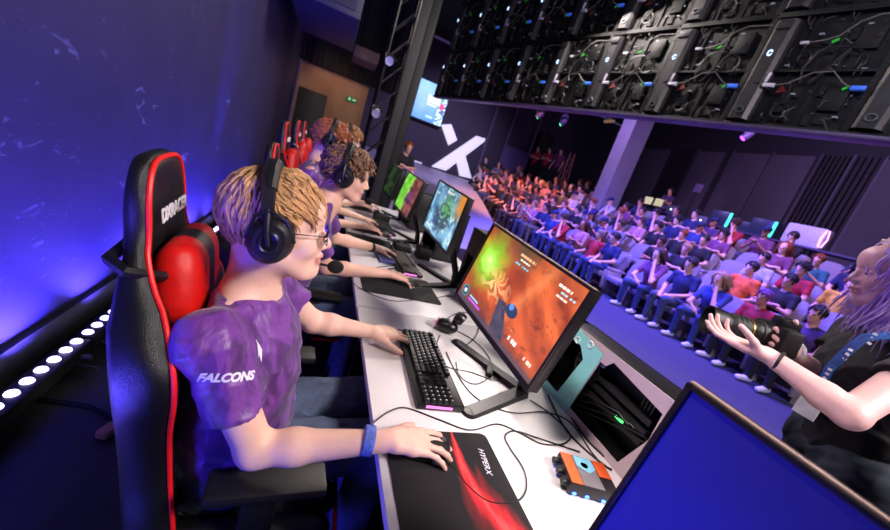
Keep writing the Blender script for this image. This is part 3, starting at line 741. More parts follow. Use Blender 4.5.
def hair_straight(mb, M, k):
    cap_shell(mb, M, k)
    crown = Vector((-.07, 0, .11))
    def flow(p):
        v = p-crown; v.z *= .6
        if p.x > .0 and p.z > .03: return Vector((.8, -.25, -.35))
        if p.x > -.03: return Vector((.5, 0, -1))+v*3
        return Vector((-.1, 0, -1))+v*3
    reg = lambda u: (u.z > .05 or u.x < .1) and not (u.x > .78 and u.z < .35) and u.z > -.75 and not (u.x > .15 and u.z < -.05)
    reg2 = lambda u: reg(u) and not (u.x > .55 and u.z < .66) and not (u.x > .25 and u.z < .3)
    scalp_tufts(mb, M, 900, flow, .075, .0034, k, .007, 5, reg2, wave=.0025)
    scalp_tufts(mb, M, 170, lambda p: Vector((.8, -.15, -.5)), .040, .0034, k, .012, 9, lambda u: u.z > .62 and u.x > .15, wave=.003, lenvar=.25)
    scalp_tufts(mb, M, 60, lambda p: Vector((.10, 0, -1)), .030, .003, k, .005, 19, lambda u: abs(u.y) > .6 and .1 < u.x < .55 and .2 < u.z < .65, wave=.002)
def hair_curly(mb, M, k):
    cap_shell(mb, M, k, neck=-.075)
    def flow(p): return Vector((.45 if p.x > -.02 else -.2, .2*(1 if p.y > 0 else -1), -.35))
    reg = lambda u: (u.z > .0 or u.x < .0) and not (u.x > .8 and u.z < .4) and u.z > -.75
    scalp_tufts(mb, M, 600, flow, .05, .0046, k, .016, 15, reg, wave=.008)
    scalp_tufts(mb, M, 120, lambda p: Vector((.8, .1, -.5)), .05, .0045, k, .02, 29, lambda u: u.z > .35 and u.x > .3, wave=.010)
down4 = lambda a, b, c: [(a, b, c), (a*.95, b, c), (a, b*1.05, c), (a*1.1, b*1.1, c)]
M1 = head_matrix((-.063, .84, 1.177), math.radians(2), math.radians(-6), math.radians(-4))
J1 = dict(sl_r=.60, sl_l=.62, neck=(-.095, .84, 1.025), chest=(-.085, .86, .86), pelvis=(-.07, .90, .58), sh_r=(-.135, .685, .985), sh_l=(-.12, 1.02, 1.0),
          el_r=(-.01, .665, .74), wr_r=(.265, .635, .803), el_l=(.07, 1.15, .80), wr_l=(.27, 1.135, .802),
          hip_r=(-.08, .83, .545), hip_l=(-.08, 1.0, .55), kn_r=(.33, .86, .58), kn_l=(.34, 1.06, .59), an_r=(.28, .84, .09), an_l=(.30, 1.05, .09),
          hand_r=dict(d=(.99, .10, -.10), n=(.12, -.05, 1), t=(0, 1, 0), c=down4(.16, .30, .22), fan=1.6),
          hand_l=dict(d=(.96, .28, -.05), n=(.1, 0, 1), t=(0, -1, 0), c=down4(.22, .45, .3), fan=1.5))
p1 = player('player', 'player in a purple jersey with straight light brown hair and thin glasses', (-.14, .86, 0), J1, M1, .0036,
            pack(sk1, purple, h_blond, mat('fair_brow', (.50, .36, .26), .7)), hair_straight, head_k=.95, seed=3)
headset(M1, .95, 'headset', 'black over-ear headset worn by the bespectacled player nearest the camera', 'player headsets')
def glasses(M, k):
    O = M.translation; e = empty('glasses', O); T = Matrix.Translation(-O) @ M; fm = mat('glasses_frame', (.06, .05, .06), .3, .6)
    tag(e, 'thin dark-framed glasses on the face of the nearest player', 'glasses')
    mb = MB()
    for y in (-1, 1):
        c = Vector((.106, y*.033, -.004))
        pts = [T@((c+Vector((-.006*abs(math.cos(a))*0-.010*(max(0, math.cos(a)))**2, y*.0255*math.cos(a), .0165*math.sin(a)*(1-.15*math.cos(2*a)))))*k) for a in np.linspace(0, 2*PI, 25)[:-1]]
        mb.tube(pts, .0011, 6, closed=True)
    mb.tube([T@(Vector((.106, -.009, .001))*k), T@(Vector((.110, 0, .004))*k), T@(Vector((.106, .009, .001))*k)], .0011, 6); mb.build('rims', fm, e)
    g = bpy.data.materials.new('lens_glass'); g.use_nodes = True; b = g.node_tree.nodes['Principled BSDF']; b.inputs['Transmission Weight'].default_value = 1; b.inputs['IOR'].default_value = 1.05; b.inputs['Roughness'].default_value = 0
    for y in (-1, 1):
        c = Vector((.105, y*.033, -.004)); lb = MB()
        ring = [T@((c+Vector((-.010*(max(0, math.cos(a)))**2, y*.0245*math.cos(a), .0155*math.sin(a)*(1-.15*math.cos(2*a)))))*k) for a in np.linspace(0, 2*PI, 25)[:-1]]
        lb.add(ring, [tuple(range(24))]); lb.build('lens', g, e)
        tb = MB(); tb.tube([T@(Vector((.096, y*.058, .002))*k), T@(Vector((.06, y*.076, .004))*k), T@(Vector((.0, y*.083, .004))*k), T@(Vector((-.02, y*.084, -.014))*k)], .0013, 6); tb.build('temple', fm, e)
glasses(M1, .95)
def wristband(p, ax, r, rgb, label, w_=.022, group=None):
    b = MB(); b.lathe([(r, -w_/2), (r+.002, -w_/2), (r+.0025, 0), (r+.002, w_/2), (r, w_/2)], n=28, M=frame_M((0, 0, 0), (0, 0, 1), ax))
    # local z along ax
    o = b.build('wristband', mat('band_'+label.split()[0], rgb, .6, 0, .5, 90), None); o.location = p; tag(o, label, 'wristband', group); return o
wristband((.215, .641, .795), (.97, -.12, .2), .030, (.30, .40, .75), 'blue fabric wristband with pale lettering on the mouse arm of the nearest player')
M2 = head_matrix((.105, 1.83, 1.245), math.radians(-6), math.radians(4), 0)
J2 = dict(neck=(.045, 1.83, 1.13), chest=(-.03, 1.81, .93), pelvis=(-.10, 1.83, .60), sh_r=(-.025, 1.62, 1.05), sh_l=(.02, 1.99, 1.06),
          el_r=(.10, 1.72, .80), wr_r=(.44, 1.82, .80), el_l=(.13, 2.15, .84), wr_l=(.42, 2.30, .80),
          hip_r=(-.10, 1.75, .56), hip_l=(-.10, 1.93, .56), kn_r=(.33, 1.70, .60), kn_l=(.33, 1.98, .60), an_r=(.30, 1.70, .09), an_l=(.32, 1.99, .09),
          hand_r=dict(d=(.98, .05, -.08), n=(.12, -.05, 1), t=(0, 1, 0), c=down4(.30, .42, .25), fan=1.3),
          hand_l=dict(d=(.95, .2, -.05), n=(.1, 0, 1), t=(0, -1, 0), c=down4(.3, .5, .3), fan=1.2))
player('player', 'player in a purple jersey with messy curly brown hair, second along the desks', (-.1, 1.84, 0), J2, M2, .005,
       pack(sk2, purple, h_brown, mat('dark_brow', (.25, .18, .13), .7)), hair_curly, head_k=.97, seed=8)
headset(M2, .98, 'headset', 'black headset on the curly-haired second player', 'player headsets')
wristband((.385, 2.28, .80), (.9, .46, -.1), .029, (.12, .12, .16), 'dark wristband on the keyboard arm of the second player')
def shiftJ(J, dx, dy, dz, dh=(0, 0, 0)):
    o = {}
    for a, b in J.items():
        if isinstance(b, tuple): o[a] = (b[0]+dx, b[1]+dy, b[2]+(dz if a in ('neck', 'chest', 'sh_r', 'sh_l') else 0))
        else: o[a] = b
    return o
M3 = head_matrix((.0, 2.80, 1.36), 0.0, .15, 0)
J3 = shiftJ(J2, -.06, .97, .07)
J3.update(neck=(-.06, 2.80, 1.22), wr_r=(.41, 2.9, .80), wr_l=(.40, 3.2, .80))
player('player', 'player in a purple jersey with copper hair behind the curly-haired one', (-.14, 2.81, 0), J3, M3, .008, pack(sk2, purple, h_red, mat('copper_brow', (.5, .3, .18), .7)), hair_curly, seed=11)
headset(M3, 1.02, 'headset', 'black headset on the copper-haired third player', 'player headsets', mic=False)
M4 = head_matrix((.14, 3.62, 1.40), 0.0, .1, 0)
J4 = shiftJ(J2, .0, 1.9, .10); J4.update(neck=(.08, 3.62, 1.26), wr_r=(.45, 4.0, .80), wr_l=(.52, 4.2, .80))
player('player', 'player with sandy curls farthest down the row of desks', (-.1, 3.74, 0), J4, M4, .009, pack(sk1, purple, h_sandy, mat('copper_brow', (.5, .3, .18), .7)), hair_curly, seed=12)
headset(M4, 1.02, 'headset', 'black headset on the sandy-haired player farthest down the desks', 'player headsets', mic=False)
# lettering on the sleeves, a mark on the chest
white_print = mat('white_print', (.88, .86, .92), .6)
from mathutils.bvhtree import BVHTree
def print_on_shirt(key, me, px, py, ang, name, off=.0018):
    """wrap flat lettering onto the jersey where the photo shows it"""
    vt, F, e = [v for k, v in SHIRT.items() if key in k][0]; T = BVHTree.FromPolygons(vt.tolist(), F.tolist())
    C0 = Vector((0, 0, 1.4)); d = (cF*357.7+cR*(px-445)-cU*(py-265)).normalized(); hit = T.ray_cast(C0, d)
    if hit[0] is None: print('no hit', name); return
    c, n = hit[0], hit[1]
    if n.dot(d) > 0: n = -n
    x = (cR*math.cos(ang)-cU*math.sin(ang)); x = (x-n*x.dot(n)).normalized(); y = n.cross(x); bm = bmesh.new(); bm.from_mesh(me); bmesh.ops.subdivide_edges(bm, edges=bm.edges[:], cuts=1)
    for v in bm.verts:
        p = c+x*v.co.x+y*v.co.y+n*.05; h = T.ray_cast(p, -n, .12); v.co = (h[0]+n*(off+v.co.z) if h[0] is not None else c+x*v.co.x+y*v.co.y+n*off)-e.location
    bm.to_mesh(me); bm.free(); me.materials.clear(); me.materials.append(white_print); link(bpy.data.objects.new(name, me), e)
print_on_shirt('thin glasses', text_mesh('FALCONS', .021, .0004, shear=.25, bold=.001), 228, 378, .05, 'sleeve_lettering')
_b = MB(); _b.prism([(-.022, -.010), (-.004, .010), (.020, .014), (.006, .004), (.014, -.002), (-.006, -.004)], .0006); print_on_shirt('thin glasses', _b.mesh('chest_mark', False), 258, 351, -.1, 'chest_mark')
print_on_shirt('second along', text_mesh('FALCONS', .045, .0004, shear=.2, bold=.001), 333, 239, .5, 'sleeve_lettering')

# ------------------------------------------------------------------ chairs
leather = mat('black_leather', (.045, .045, .055), .38, 0, .2, 60, bump=.25, bscale=500); red_l = mat('red_leather', (.80, .07, .05), .4, 0, .12, 60, bump=.2, bscale=500)
piping = mat('red_piping', (.90, .08, .06), .45); plastic = mat('black_plastic', (.05, .05, .055), .5, 0, .2, 50)
def smooth_outline(pts, n=6):
    """closed Catmull-Rom through pts"""
    out = []; k = len(pts)
    for i in range(k):
        p0, p1, p2, p3 = [Vector(pts[(i+j-1) % k]) for j in range(4)]
        for s in range(n):
            t = s/n; out.append(.5*((2*p1)+(p2-p0)*t+(2*p0-5*p1+4*p2-p3)*t*t+(3*p1-p0-3*p2+p3)*t**3))
    return out
def make_chair():
    """origin on the floor under the seat; faces +x"""
    e = empty('gaming_chair', (0, 0, 0))
    # backrest outline in (y, z) from its foot, a racing shell
    half = [(0, .0), (.20, .0), (.235, .08), (.215, .20), (.225, .34), (.268, .46), (.262, .55), (.185, .65), (.135, .74), (.122, .83), (.085, .885), (0, .895)]
    outl = [(y, z) for y, z in half]+[(-y, z) for y, z in reversed(half[1:-1])]
    ol = smooth_outline([(y, z, 0) for y, z in outl], 4)
    ctr = Vector((0, .45, 0))
    def lay(scale, x): return [Vector((x*(.75 if p.y < .6 else max(.42, .75-(p.y-.6)*3))+.065*((abs(p.x)/.27)**2)*(1 if x > -.05 else .6)*(1 if p.y < .62 else max(0, 1-(p.y-.62)/.1)), p.x*scale, .45+(p.y-.45)*(1-(1-scale)*.6))) for p in ol]
    tilt = Matrix.Translation((-.185, 0, .44)) @ Matrix.Rotation(-.12, 4, 'Y')
    layers = [lay(.55, -.105), lay(.86, -.098), lay(.97, -.075), lay(1.0, -.045), lay(.985, -.01), lay(.93, .012), lay(.84, .010), lay(.74, -.012), lay(.60, -.02), lay(.3, -.02)]
    n = len(ol); b = MB(); vs = [v for l in layers for v in l]; fs = []
    for i in range(len(layers)-1):
        for j in range(n): fs.append((i*n+j, i*n+(j+1) % n, (i+1)*n+(j+1) % n, (i+1)*n+j))
    fs += [tuple(reversed(range(n))), tuple((len(layers)-1)*n+j for j in range(n))]
    b.add(vs, fs, tilt); b.build('backrest', leather, e, ang=180)
    b = MB(); b.tube([tilt @ p for p in lay(.965, .006)], .0050, 8, closed=True); b.build('piping', piping, e)
    for s in (-1, 1):   # red wing inserts and shoulder slots
        b = MB(); q = [(s*.10, .50), (s*.185, .56), (s*.215, .50), (s*.205, .38), (s*.15, .30), (s*.105, .36)]
        poly = smooth_outline([(y, z, 0) for y, z in q], 4)
        b.add([tilt @ Vector((.022+.05*(abs(p.x)/.27)**2, p.x, p.y)) for p in poly]+[tilt @ Vector((-.01, p.x, p.y)) for p in poly], [tuple(range(24))]+[(i, (i+1) % 24, 24+(i+1) % 24, 24+i) for i in range(24)]); b.build('wing_panel', red_l, e)
    # head cushion with strap and lettering
    S = Sdf(); [S.cap((0, -.10+abs(z)*.2, z), (0, .10-abs(z)*.2, z), .034, .034, .04) for z in (-.09, -.06, -.03, 0, .03, .06, .09)]; hv, hf = sdf_mesh(S, .008, relax=2); M = tilt @ Matrix.Translation((.04, 0, .60))
    hv = np.array([M @ Vector(v) for v in hv]); cen = hv[hf].mean(1)-np.array(M.translation)
    np_obj('head_cushion', hv, hf, [leather, red_l], e, mi=(np.abs(cen[:, 1]) > .035).astype(int))
    b = MB(); b.tube([tilt @ Vector(p) for p in ((.03, -.10, .655), (.02, -.14, .67), (-.02, -.175, .69), (-.055, -.14, .70), (-.062, 0, .70), (-.055, .14, .70), (-.02, .175, .69), (.02, .14, .67), (.03, .10, .655))], .011, 6); b.build('strap', plastic, e)
    T = tilt @ Matrix.Translation((.012, 0, .775)) @ Matrix.Rotation(PI/2, 4, 'Z') @ Matrix.Rotation(PI/2, 4, 'X')
    place_mesh('lettering', text_mesh('DXRACER', .040, .001, bold=.0012), T @ Matrix.Translation((0, 0, .002)), mat('chair_print', (.86, .84, .86), .5), e)
    # seat
    S = Sdf(); S.cap((-.16, 0, 0), (.20, 0, .005), .055, .05, .02)
    for s in (-1, 1): S.cap((-.17, s*.11, 0), (.20, s*.12, .0), .055, .05, .04); S.cap((-.17, s*.22, .02), (.17, s*.23, .02), .05, .045, .03)
    vt, F = sdf_mesh(S, .011); vt = vt+np.array((0, 0, .46)); np_obj('seat', vt, F, leather, e)
    b = MB()
    for s in (-1, 1): b.tube([(-.18, s*.262, .455), (.0, s*.274, .452), (.17, s*.272, .452), (.235, s*.22, .45)], .0065, 6)
    b.tube([(.235, -.22, .45), (.252, -.1, .448), (.256, 0, .448), (.252, .1, .448), (.235, .22, .45)], .0065, 6); b.build('seat_piping', piping, e)
    for s in (-1, 1):
        a = MB(); a.box((.03, s*.265, .695), (.25, .085, .026), bev=.012); ar = a.build('armrest', plastic, e)
        a = MB(); a.box((0.02, s*.265, .55), (.075, .032, .27), bev=.008); a.box((-.0, s*.24, .425), (.08, .09, .02), bev=.006); a.build('armrest_post', plastic, ar)
    b = MB(); b.box((-.185, 0, .47), (.05, .50, .07), bev=.01); b.lathe([(.035, .12), (.03, .40)], n=16); b.box((0, 0, .405), (.22, .2, .03), bev=.005); b.build('mechanism', plastic, e)
    b = MB(); b.lathe([(.05, .13), (.055, .10), (.05, .07)], n=20)
    for i in range(5):
        a = 2*PI*i/5+.3; c, s_ = math.cos(a), math.sin(a); b.tube([(.03*c, .03*s_, .105), (.18*c, .18*s_, .085), (.31*c, .31*s_, .068)], [.028, .022, .018], 8)
    b.build('star_base', plastic, e)
    for i in range(5):
        a = 2*PI*i/5+.3; b = MB(); b.lathe([(.0001, -.022), (.028, -.022), (.030, -.012), (.030, .012), (.028, .022), (.0001, .022)], c=(.31*math.cos(a), .31*math.sin(a), .031), rot=Matrix.Rotation(a, 4, 'Z') @ Matrix.Rotation(PI/2, 4, 'Y') @ Matrix.Rotation(PI/2, 4, 'X'), n=18); b.build('caster', plastic, e)
    return e
ch = make_chair()
for i, (x, y, rz, sc, lb) in enumerate([(-.018, .90, .09, .955, 'black and red racing-style chair under the player with glasses'), (.05, 1.93, .03, .97, 'black and red racing-style chair behind the curly-haired player'),
        (.0, 2.90, .0, 1.05, 'black and red racing-style chair of the copper-haired player'), (.0, 3.85, .0, 1.08, 'black and red racing-style chair, fourth down the row'), (.0, 4.7, .0, 1.1, 'black and red racing-style chair at the far end of the row')]):
    c = ch if i == 0 else copy_tree(ch); c.location = (x, y, 0); c.rotation_euler = (0, 0, rz); c.scale = (sc,)*3; tag(c, lb, 'chair', 'gaming chairs')
# ------------------------------------------------------------------ keyboards
key_m = mat('key_black', (.055, .055, .06), .5); kb_m = mat('keyboard_body', (.075, .072, .08), .4, .2, .1, 50); pink = mat('pink_glow', (.95, .45, .85), .5, emit=1.2); legend = mat('key_legend', (.75, .75, .8), .5)
def keyboard(loc, rz, label, legends=True, body=kb_m, keys=key_m):
    e = empty('keyboard', (loc[0], loc[1], .7505), rz); tag(e, label, 'keyboard', 'player keyboards')
    L, W = .445, .150   # length along local x, depth along local y (back +y)
    b = MB(); b.box((0, 0, .012), (L, W, .020), rot=(.04, 0, 0), bev=.005); b.build('case', body, e)
    kk = MB(); lg = MB(); p = .0190
    x0 = -L/2+.012; 
    rows = [(.060, [1]*1+[0]+[1]*4+[.5]+[1]*4+[.5]+[1]*4), (.034, [1]*13+[2]), (.015, [1.5]+[1]*12+[1.5]), (-.004, [1.8]+[1]*11+[2.2]), (-.023, [2.3]+[1]*10+[2.7]), (-.042, [1.25]*3+[6.2]+[1.25]*4)]
    for y, ws in rows:
        x = x0; full = [w for w in ws]
        for i, w in enumerate(full):
            if w in (0, .5): x += p*(1 if w == 0 else .5); continue
            kk.box((x+w*p/2, y-.004, .0275+y*.04), (w*p-.0028, p-.0032, .011), bev=.0022)
            if w == 1: lg.box((x+w*p/2-.002, y-.001, .0333+y*.04), (.005, .0045, .0003))
            x += w*p
    xn = x0+15.4*p
    for y in (.034, .015): 
        for i in range(3): kk.box((xn+(i+.5)*p, y-.004, .0275+y*.04), (p-.0028, p-.0032, .011), bev=.0022)
    for i in range(3): kk.box((xn+(i+.5)*p, -.042-.004, .0275), (p-.0028, p-.0032, .011), bev=.0022)
    kk.box((xn+1.5*p, -.023-.004, .0275), (p-.0028, p-.0032, .011), bev=.0022)
    for j, y in enumerate((.034, .015, -.004, -.023, -.042)):
        for i in range(4):
            x = xn+(3.4+i+.5)*p; kk.box((x, y-.004, .0275+y*.04), (p-.0028, p-.0032, .011), bev=.0022); lg.box((x-.002, y-.001, .0333+y*.04), (.004, .0045, .0003))
    kk.build('keys', keys, e)
    if legends: lg.build('key_legends', legend, e, smooth=False)
    b = MB(); b.box((L/2-.0005, -.005, .013), (.003, W*.55, .008)); b.build('light_strip', pink, e)
    return e
# long axis runs along the desk; local +y points to the monitor
keyboard((.463, 1.03), -PI/2-.04, 'black mechanical keyboard with a pink-lit edge under the nearest player\'s left hand')
keyboard((.60, 2.22), -PI/2+.05, 'black keyboard in front of the pale blue monitor', True, mat('kb_grey', (.16, .16, .17), .4, .3), mat('kb_keys_brown', (.20, .17, .15), .5))
keyboard((.60, 3.20), -PI/2, 'black keyboard in front of the green and brown monitor', False)
b = MB(); b.box((0, 0, .010), (.15, .30, .018), bev=.004); o = b.build('keypad', mat('tablet_violet', (.40, .42, .70), .4), None); o.location = (.50, 2.31, .7505); o.rotation_euler = (0, 0, .10)
k2 = MB()
for i in range(6):
    for j in range(11): k2.box((-.055+i*.022, -.125+j*.025, .0195), (.017, .019, .006), bev=.002)
k2.build('keys', mat('key_violet', (.24, .26, .42), .4), o); tag(o, 'violet-lit small keyboard under the second player\'s left hand', 'keyboard')
# ------------------------------------------------------------------ mouse mats, mice
def mat_cloth():
    m = mat('mat_black', (.085, .075, .085), .85, 0, .15, 30, bump=.1, bscale=900); nt = m.node_tree; N = nt.nodes; L = nt.links; bs = N['Principled BSDF']
    tc = N.new('ShaderNodeTexCoord'); mp = N.new('ShaderNodeMapping'); L.new(tc.outputs['Object'], mp.inputs[0])
    sx = N.new('ShaderNodeSeparateXYZ'); L.new(mp.outputs[0], sx.inputs[0])
    nz = N.new('ShaderNodeTexNoise'); nz.inputs['Scale'].default_value = 9; nz.inputs['Detail'].default_value = 4; mp2 = N.new('ShaderNodeMapping'); mp2.inputs['Scale'].default_value = (2.6, .5, 1); mp2.inputs['Rotation'].default_value = (0, 0, -.5); L.new(tc.outputs['Object'], mp2.inputs[0]); L.new(mp2.outputs[0], nz.inputs['Vector'])
    def M(op, a, b):
        n = N.new('ShaderNodeMath'); n.operation = op; n.use_clamp = False
        for i, v in enumerate((a, b)):
            if isinstance(v, (int, float)): n.inputs[i].default_value = v
            else: L.new(v, n.inputs[i])
        return n.outputs[0]
    # red flame: |x - (x0 + curve(y)) + noise| small
    yy = M('MULTIPLY', sx.outputs[1], sx.outputs[1]); ctr = M('ADD', M('MULTIPLY', yy, 1.2), M('MULTIPLY', sx.outputs[1], -.28)); d = M('SUBTRACT', sx.outputs[0], ctr)
    d = M('ADD', M('SUBTRACT', d, .055), M('MULTIPLY', M('SUBTRACT', nz.outputs[0], .5), .10)); ad = M('ABSOLUTE', d, 0); wv = M('SUBTRACT', .046, M('MULTIPLY', sx.outputs[1], .20))
    f = N.new('ShaderNodeMath'); f.operation = 'DIVIDE'; L.new(ad, f.inputs[0]); L.new(wv, f.inputs[1])
    r = N.new('ShaderNodeValToRGB'); r.color_ramp.elements[0].position = 0; r.color_ramp.elements[0].color = lin((.97, .30, .30))+(1,); r.color_ramp.elements[1].position = 1.0; r.color_ramp.elements[1].color = (0, 0, 0, 1)
    e1 = r.color_ramp.elements.new(.25); e1.color = lin((.86, .10, .14))+(1,); e2 = r.color_ramp.elements.new(.6); e2.color = lin((.42, .04, .07))+(1,)
    L.new(f.outputs[0], r.inputs[0]); ad2 = N.new('ShaderNodeMixRGB'); ad2.blend_type = 'ADD'; ad2.inputs[0].default_value = 1; old = bs.inputs['Base Color'].links[0].from_socket
    L.new(old, ad2.inputs[1]); L.new(r.outputs[0], ad2.inputs[2]); L.new(ad2.outputs[0], bs.inputs['Base Color']); return m
def rrect(w, h, r, n=5):
    o = []
    for cx, cy, a0 in ((w/2-r, h/2-r, 0), (-w/2+r, h/2-r, 90), (-w/2+r, -h/2+r, 180), (w/2-r, -h/2+r, 270)):
        for i in range(n+1): a = math.radians(a0+90*i/n); o.append((cx+r*math.cos(a), cy+r*math.sin(a)))
    return o
redmat = mat_cloth(); plainmat = mat('mat_plain', (.10, .095, .10), .85, 0, .1, 60, bump=.1, bscale=900)
def mousemat(x, y, w_, l_, rz, m, label):
    b = MB(); b.prism(rrect(w_, l_, .018), .0035); o = b.build('mouse_mat', m, smooth=False); o.location = (x, y, .7525); o.rotation_euler = (0, 0, rz); tag(o, label, 'mouse mat', 'mouse mats'); return o
m1 = mousemat(.420, .545, .295, .36, 0, redmat, 'black mouse mat with red streaks and white lettering on the nearest desk')
T = Matrix.Translation((.105, .085, .0024)) @ Matrix.Rotation(-PI/2-.10, 4, 'Z')
place_mesh('lettering', text_mesh('HYPERX', .022, .0002, shear=.3), T, white_print, m1)
mousemat(.50, 1.80, .42, .34, .0, plainmat, 'plain black mouse mat under the curly-haired player\'s mouse hand')
mousemat(.42, 2.62, .34, .30, .0, plainmat, 'plain black mouse mat between the second and third players')
mousemat(.46, 3.03, .34, .30, .0, plainmat, 'plain black mouse mat under the third player\'s mouse hand')
mousemat(.50, 4.05, .36, .34, .0, plainmat, 'plain black mouse mat at the far end of the desks')
def mouse(x, y, rz, label):
    e = empty('mouse', (x, y, .7545), rz); tag(e, label, 'mouse', 'computer mice')
    S = Sdf(); S.ell((0, 0, .008), (.060, .031, .030), 0); S.ell((-.015, 0, .010), (.042, .033, .030), .01); S.cut((0, 0, 0), (0, 0, -1)); vt, F = sdf_mesh(S, .003, relax=2); np_obj('shell', vt, F, plastic, e)
    b = MB(); b.lathe([(.0001, -.004), (.010, -.004), (.011, 0), (.010, .004), (.0001, .004)], rot=(PI/2, 0, 0), c=(.030, 0, .030), n=16); b.build('scroll_wheel', mat('wheel_grey', (.3, .3, .32), .4), e)
mouse(.375, .655, .12, 'black mouse under the right hand of the nearest player'); mouse(.555, 1.83, .1, 'black mouse under the curly-haired player\'s hand')
mouse(.555, 2.92, .1, 'black mouse under the copper-haired player\'s hand')
# ------------------------------------------------------------------ webcam on the desk, small items
e = empty('webcam', (.64, 1.33, .7505), 2.6); tag(e, 'black round webcam on a fat curved foot lying on the desk by the keyboard', 'webcam')
b = MB(); S = Sdf(); S.ell((0, 0, .03), (.045, .035, .030), 0); S.ell((.03, 0, .028), (.03, .032, .027), .01); vt, F = sdf_mesh(S, .005); np_obj('base', vt, F, mat('webcam_black', (.07, .06, .07), .3), e)
b.lathe([(.0001, -.025), (.024, -.022), (.028, -.01), (.028, .012), (.024, .02), (.018, .021)], c=(-.035, 0, .085), rot=(0, 1.2, 0), n=22); b.tube([(-.02, 0, .05), (-.03, 0, .075)], .012, 8); hd = b.build('camera_head', mat('webcam_black', (.07, .06, .07), .3), e)
b = MB(); b.lathe([(.0001, .0235), (.012, .0235), (.017, .021)], c=(-.035, 0, .085), rot=(0, 1.2, 0), n=22); b.build('lens', mat('lens_violet', (.25, .15, .35), .1, .3), hd)
b = MB(); b.box((.0, 0, .03), (.008, .05, .03)); b.build('pink_label', mat('dim_pink', (.75, .45, .6), .5), e).location = (.055, 0, 0)
o = MB().box((0, 0, .009), (.025, .085, .018), bev=.004).build('usb_hub', plastic); o.location = (.73, 1.05, .7505); o.rotation_euler = (0, 0, -.5); tag(o, 'small black cable hub lying between the feet of the near monitor', 'usb hub')
# controller box: orange and black, with small blue lights
e = empty('sound_card', (.80, .565, .7505), -.30); tag(e, 'small orange and black electronics box with blue lights on the white desk', 'electronics box')
b = MB(); b.box((0, 0, .020), (.135, .105, .034), bev=.006); b.build('body', mat('box_black', (.06, .06, .065), .45), e)
org = mat('box_orange', (.88, .36, .16), .5)
b = MB(); b.box((-.050, 0, .0378), (.030, .100, .0025), bev=.001); b.box((.046, .022, .0378), (.036, .055, .0025), bev=.001); b.build('orange_panel', org, e)
b = MB(); b.box((-.004, 0, .0376), (.058, .100, .0022), bev=.0008); b.build('grey_panel', mat('box_grey', (.42, .40, .42), .5), e)
b = MB(); b.prism([(-.030, .012), (-.028, .046), (.022, .046), (.024, .012), (.0, -.006)], .0012, M=Matrix.Translation((0, 0, .0395))); b.build('blue_print', mat('box_cyan', (.45, .70, .80), .5), e)
b = MB(); b.lathe([(.0001, .0), (.010, .0)], c=(-.006, .018, .0405), n=18); b.build('white_print', white_print, e)
for x, y in ((-.05, -.0545), (-.015, -.0545), (.03, -.0545), (-.069, .02)):
    b = MB(); b.ell((x, y, .010), (.006, .003, .004)); b.build('blue_light', mat('blue_light', (.25, .45, 1), .3, emit=5), e)
for y in (-.035, 0, .035): b = MB(); b.tube([(-.066, y, .02), (-.082, y, .02)], .009, 10); b.build('jack', plastic, e)
# ------------------------------------------------------------------ cables on the desk (positions on the desk top)
cab = mat('cable_black', (.04, .04, .045), .5)
def cable(pts, r, label, group='desk cables', z=.7535):
    cu = []
    P = [Vector((p[0], p[1], p[2] if len(p) > 2 else z)) for p in pts]; k = len(P)
    for i in range(k-1):
        p0, p1, p2, p3 = P[max(i-1, 0)], P[i], P[i+1], P[min(i+2, k-1)]
        for s in range(7):
            t = s/7; cu.append(.5*((2*p1)+(p2-p0)*t+(2*p0-5*p1+4*p2-p3)*t*t+(3*p1-p0-3*p2+p3)*t**3))
    cu.append(P[-1]); b = MB(); b.tube(cu, r, 6); o = b.build('cable', cab); tag(o, label, 'cable', group); return o
def dk(x, y, z=.7535):
    """desk point seen at this place of the frame"""
    d = (cF*357.7+cR*(x-445)-cU*(y-265)).normalized(); t = (z-1.4)/d.z; q = Vector((0, 0, 1.4))+d*t; return (q.x, q.y, z)
cable([dk(374, 422), dk(390, 411), dk(407, 408), dk(440, 420), dk(470, 430), dk(497, 424), dk(520, 433), dk(543, 444), dk(565, 443), dk(569, 432), dk(548, 412), dk(530, 400)], .0021, 'long thin black cable crossing the white desk behind the mouse mat')
cable([dk(443, 459, .758), dk(455, 470), dk(470, 488), dk(490, 502), dk(515, 502), dk(526, 490), dk(524, 470), dk(510, 448), dk(505, 436), dk(515, 431), dk(535, 437), dk(556, 444), dk(580, 452)], .0021, 'mouse cable looping off the red-streaked mouse mat')
cable([dk(446, 352), dk(456, 372), dk(470, 392), dk(488, 405), dk(515, 413), dk(545, 412), dk(570, 422), dk(590, 450), dk(600, 462)], .0022, 'thin black cable running from the hub toward the orange box')
cable([dk(440, 335), dk(436, 350), dk(446, 366), dk(470, 372), dk(495, 380), dk(515, 378)], .0020, 'thin cable curling around the keyboard to the monitor foot')
cable([dk(455, 330), dk(470, 338), dk(484, 350), dk(492, 366), dk(488, 378), dk(474, 384), dk(460, 376), dk(456, 362)], .0020, 'looped thin cable lying behind the webcam')
cable([dk(448, 318), dk(462, 312), dk(476, 318), dk(478, 332), dk(466, 345), dk(452, 340)], .0020, 'thin cable curled beside the webcam')
cable([dk(430, 300), dk(450, 296), dk(472, 305), dk(486, 322), dk(500, 335), dk(520, 372)], .0020, 'thin cable running under the near monitor')
cable([dk(548, 395), dk(560, 420), dk(575, 440), dk(600, 462), dk(612, 470)], .0032, 'thick black cable along the foot of the beige computer case')
cable([dk(552, 380), dk(566, 408), dk(584, 436), dk(606, 458), dk(628, 476)], .0034, 'black power lead lying against the beige computer case')
cable([dk(340, 262), dk(345, 275), dk(360, 288), dk(376, 296), dk(395, 301), dk(415, 300)], .0018, 'thin cable along the seam behind the second player\'s mouse mat')
rs = random.Random(5)
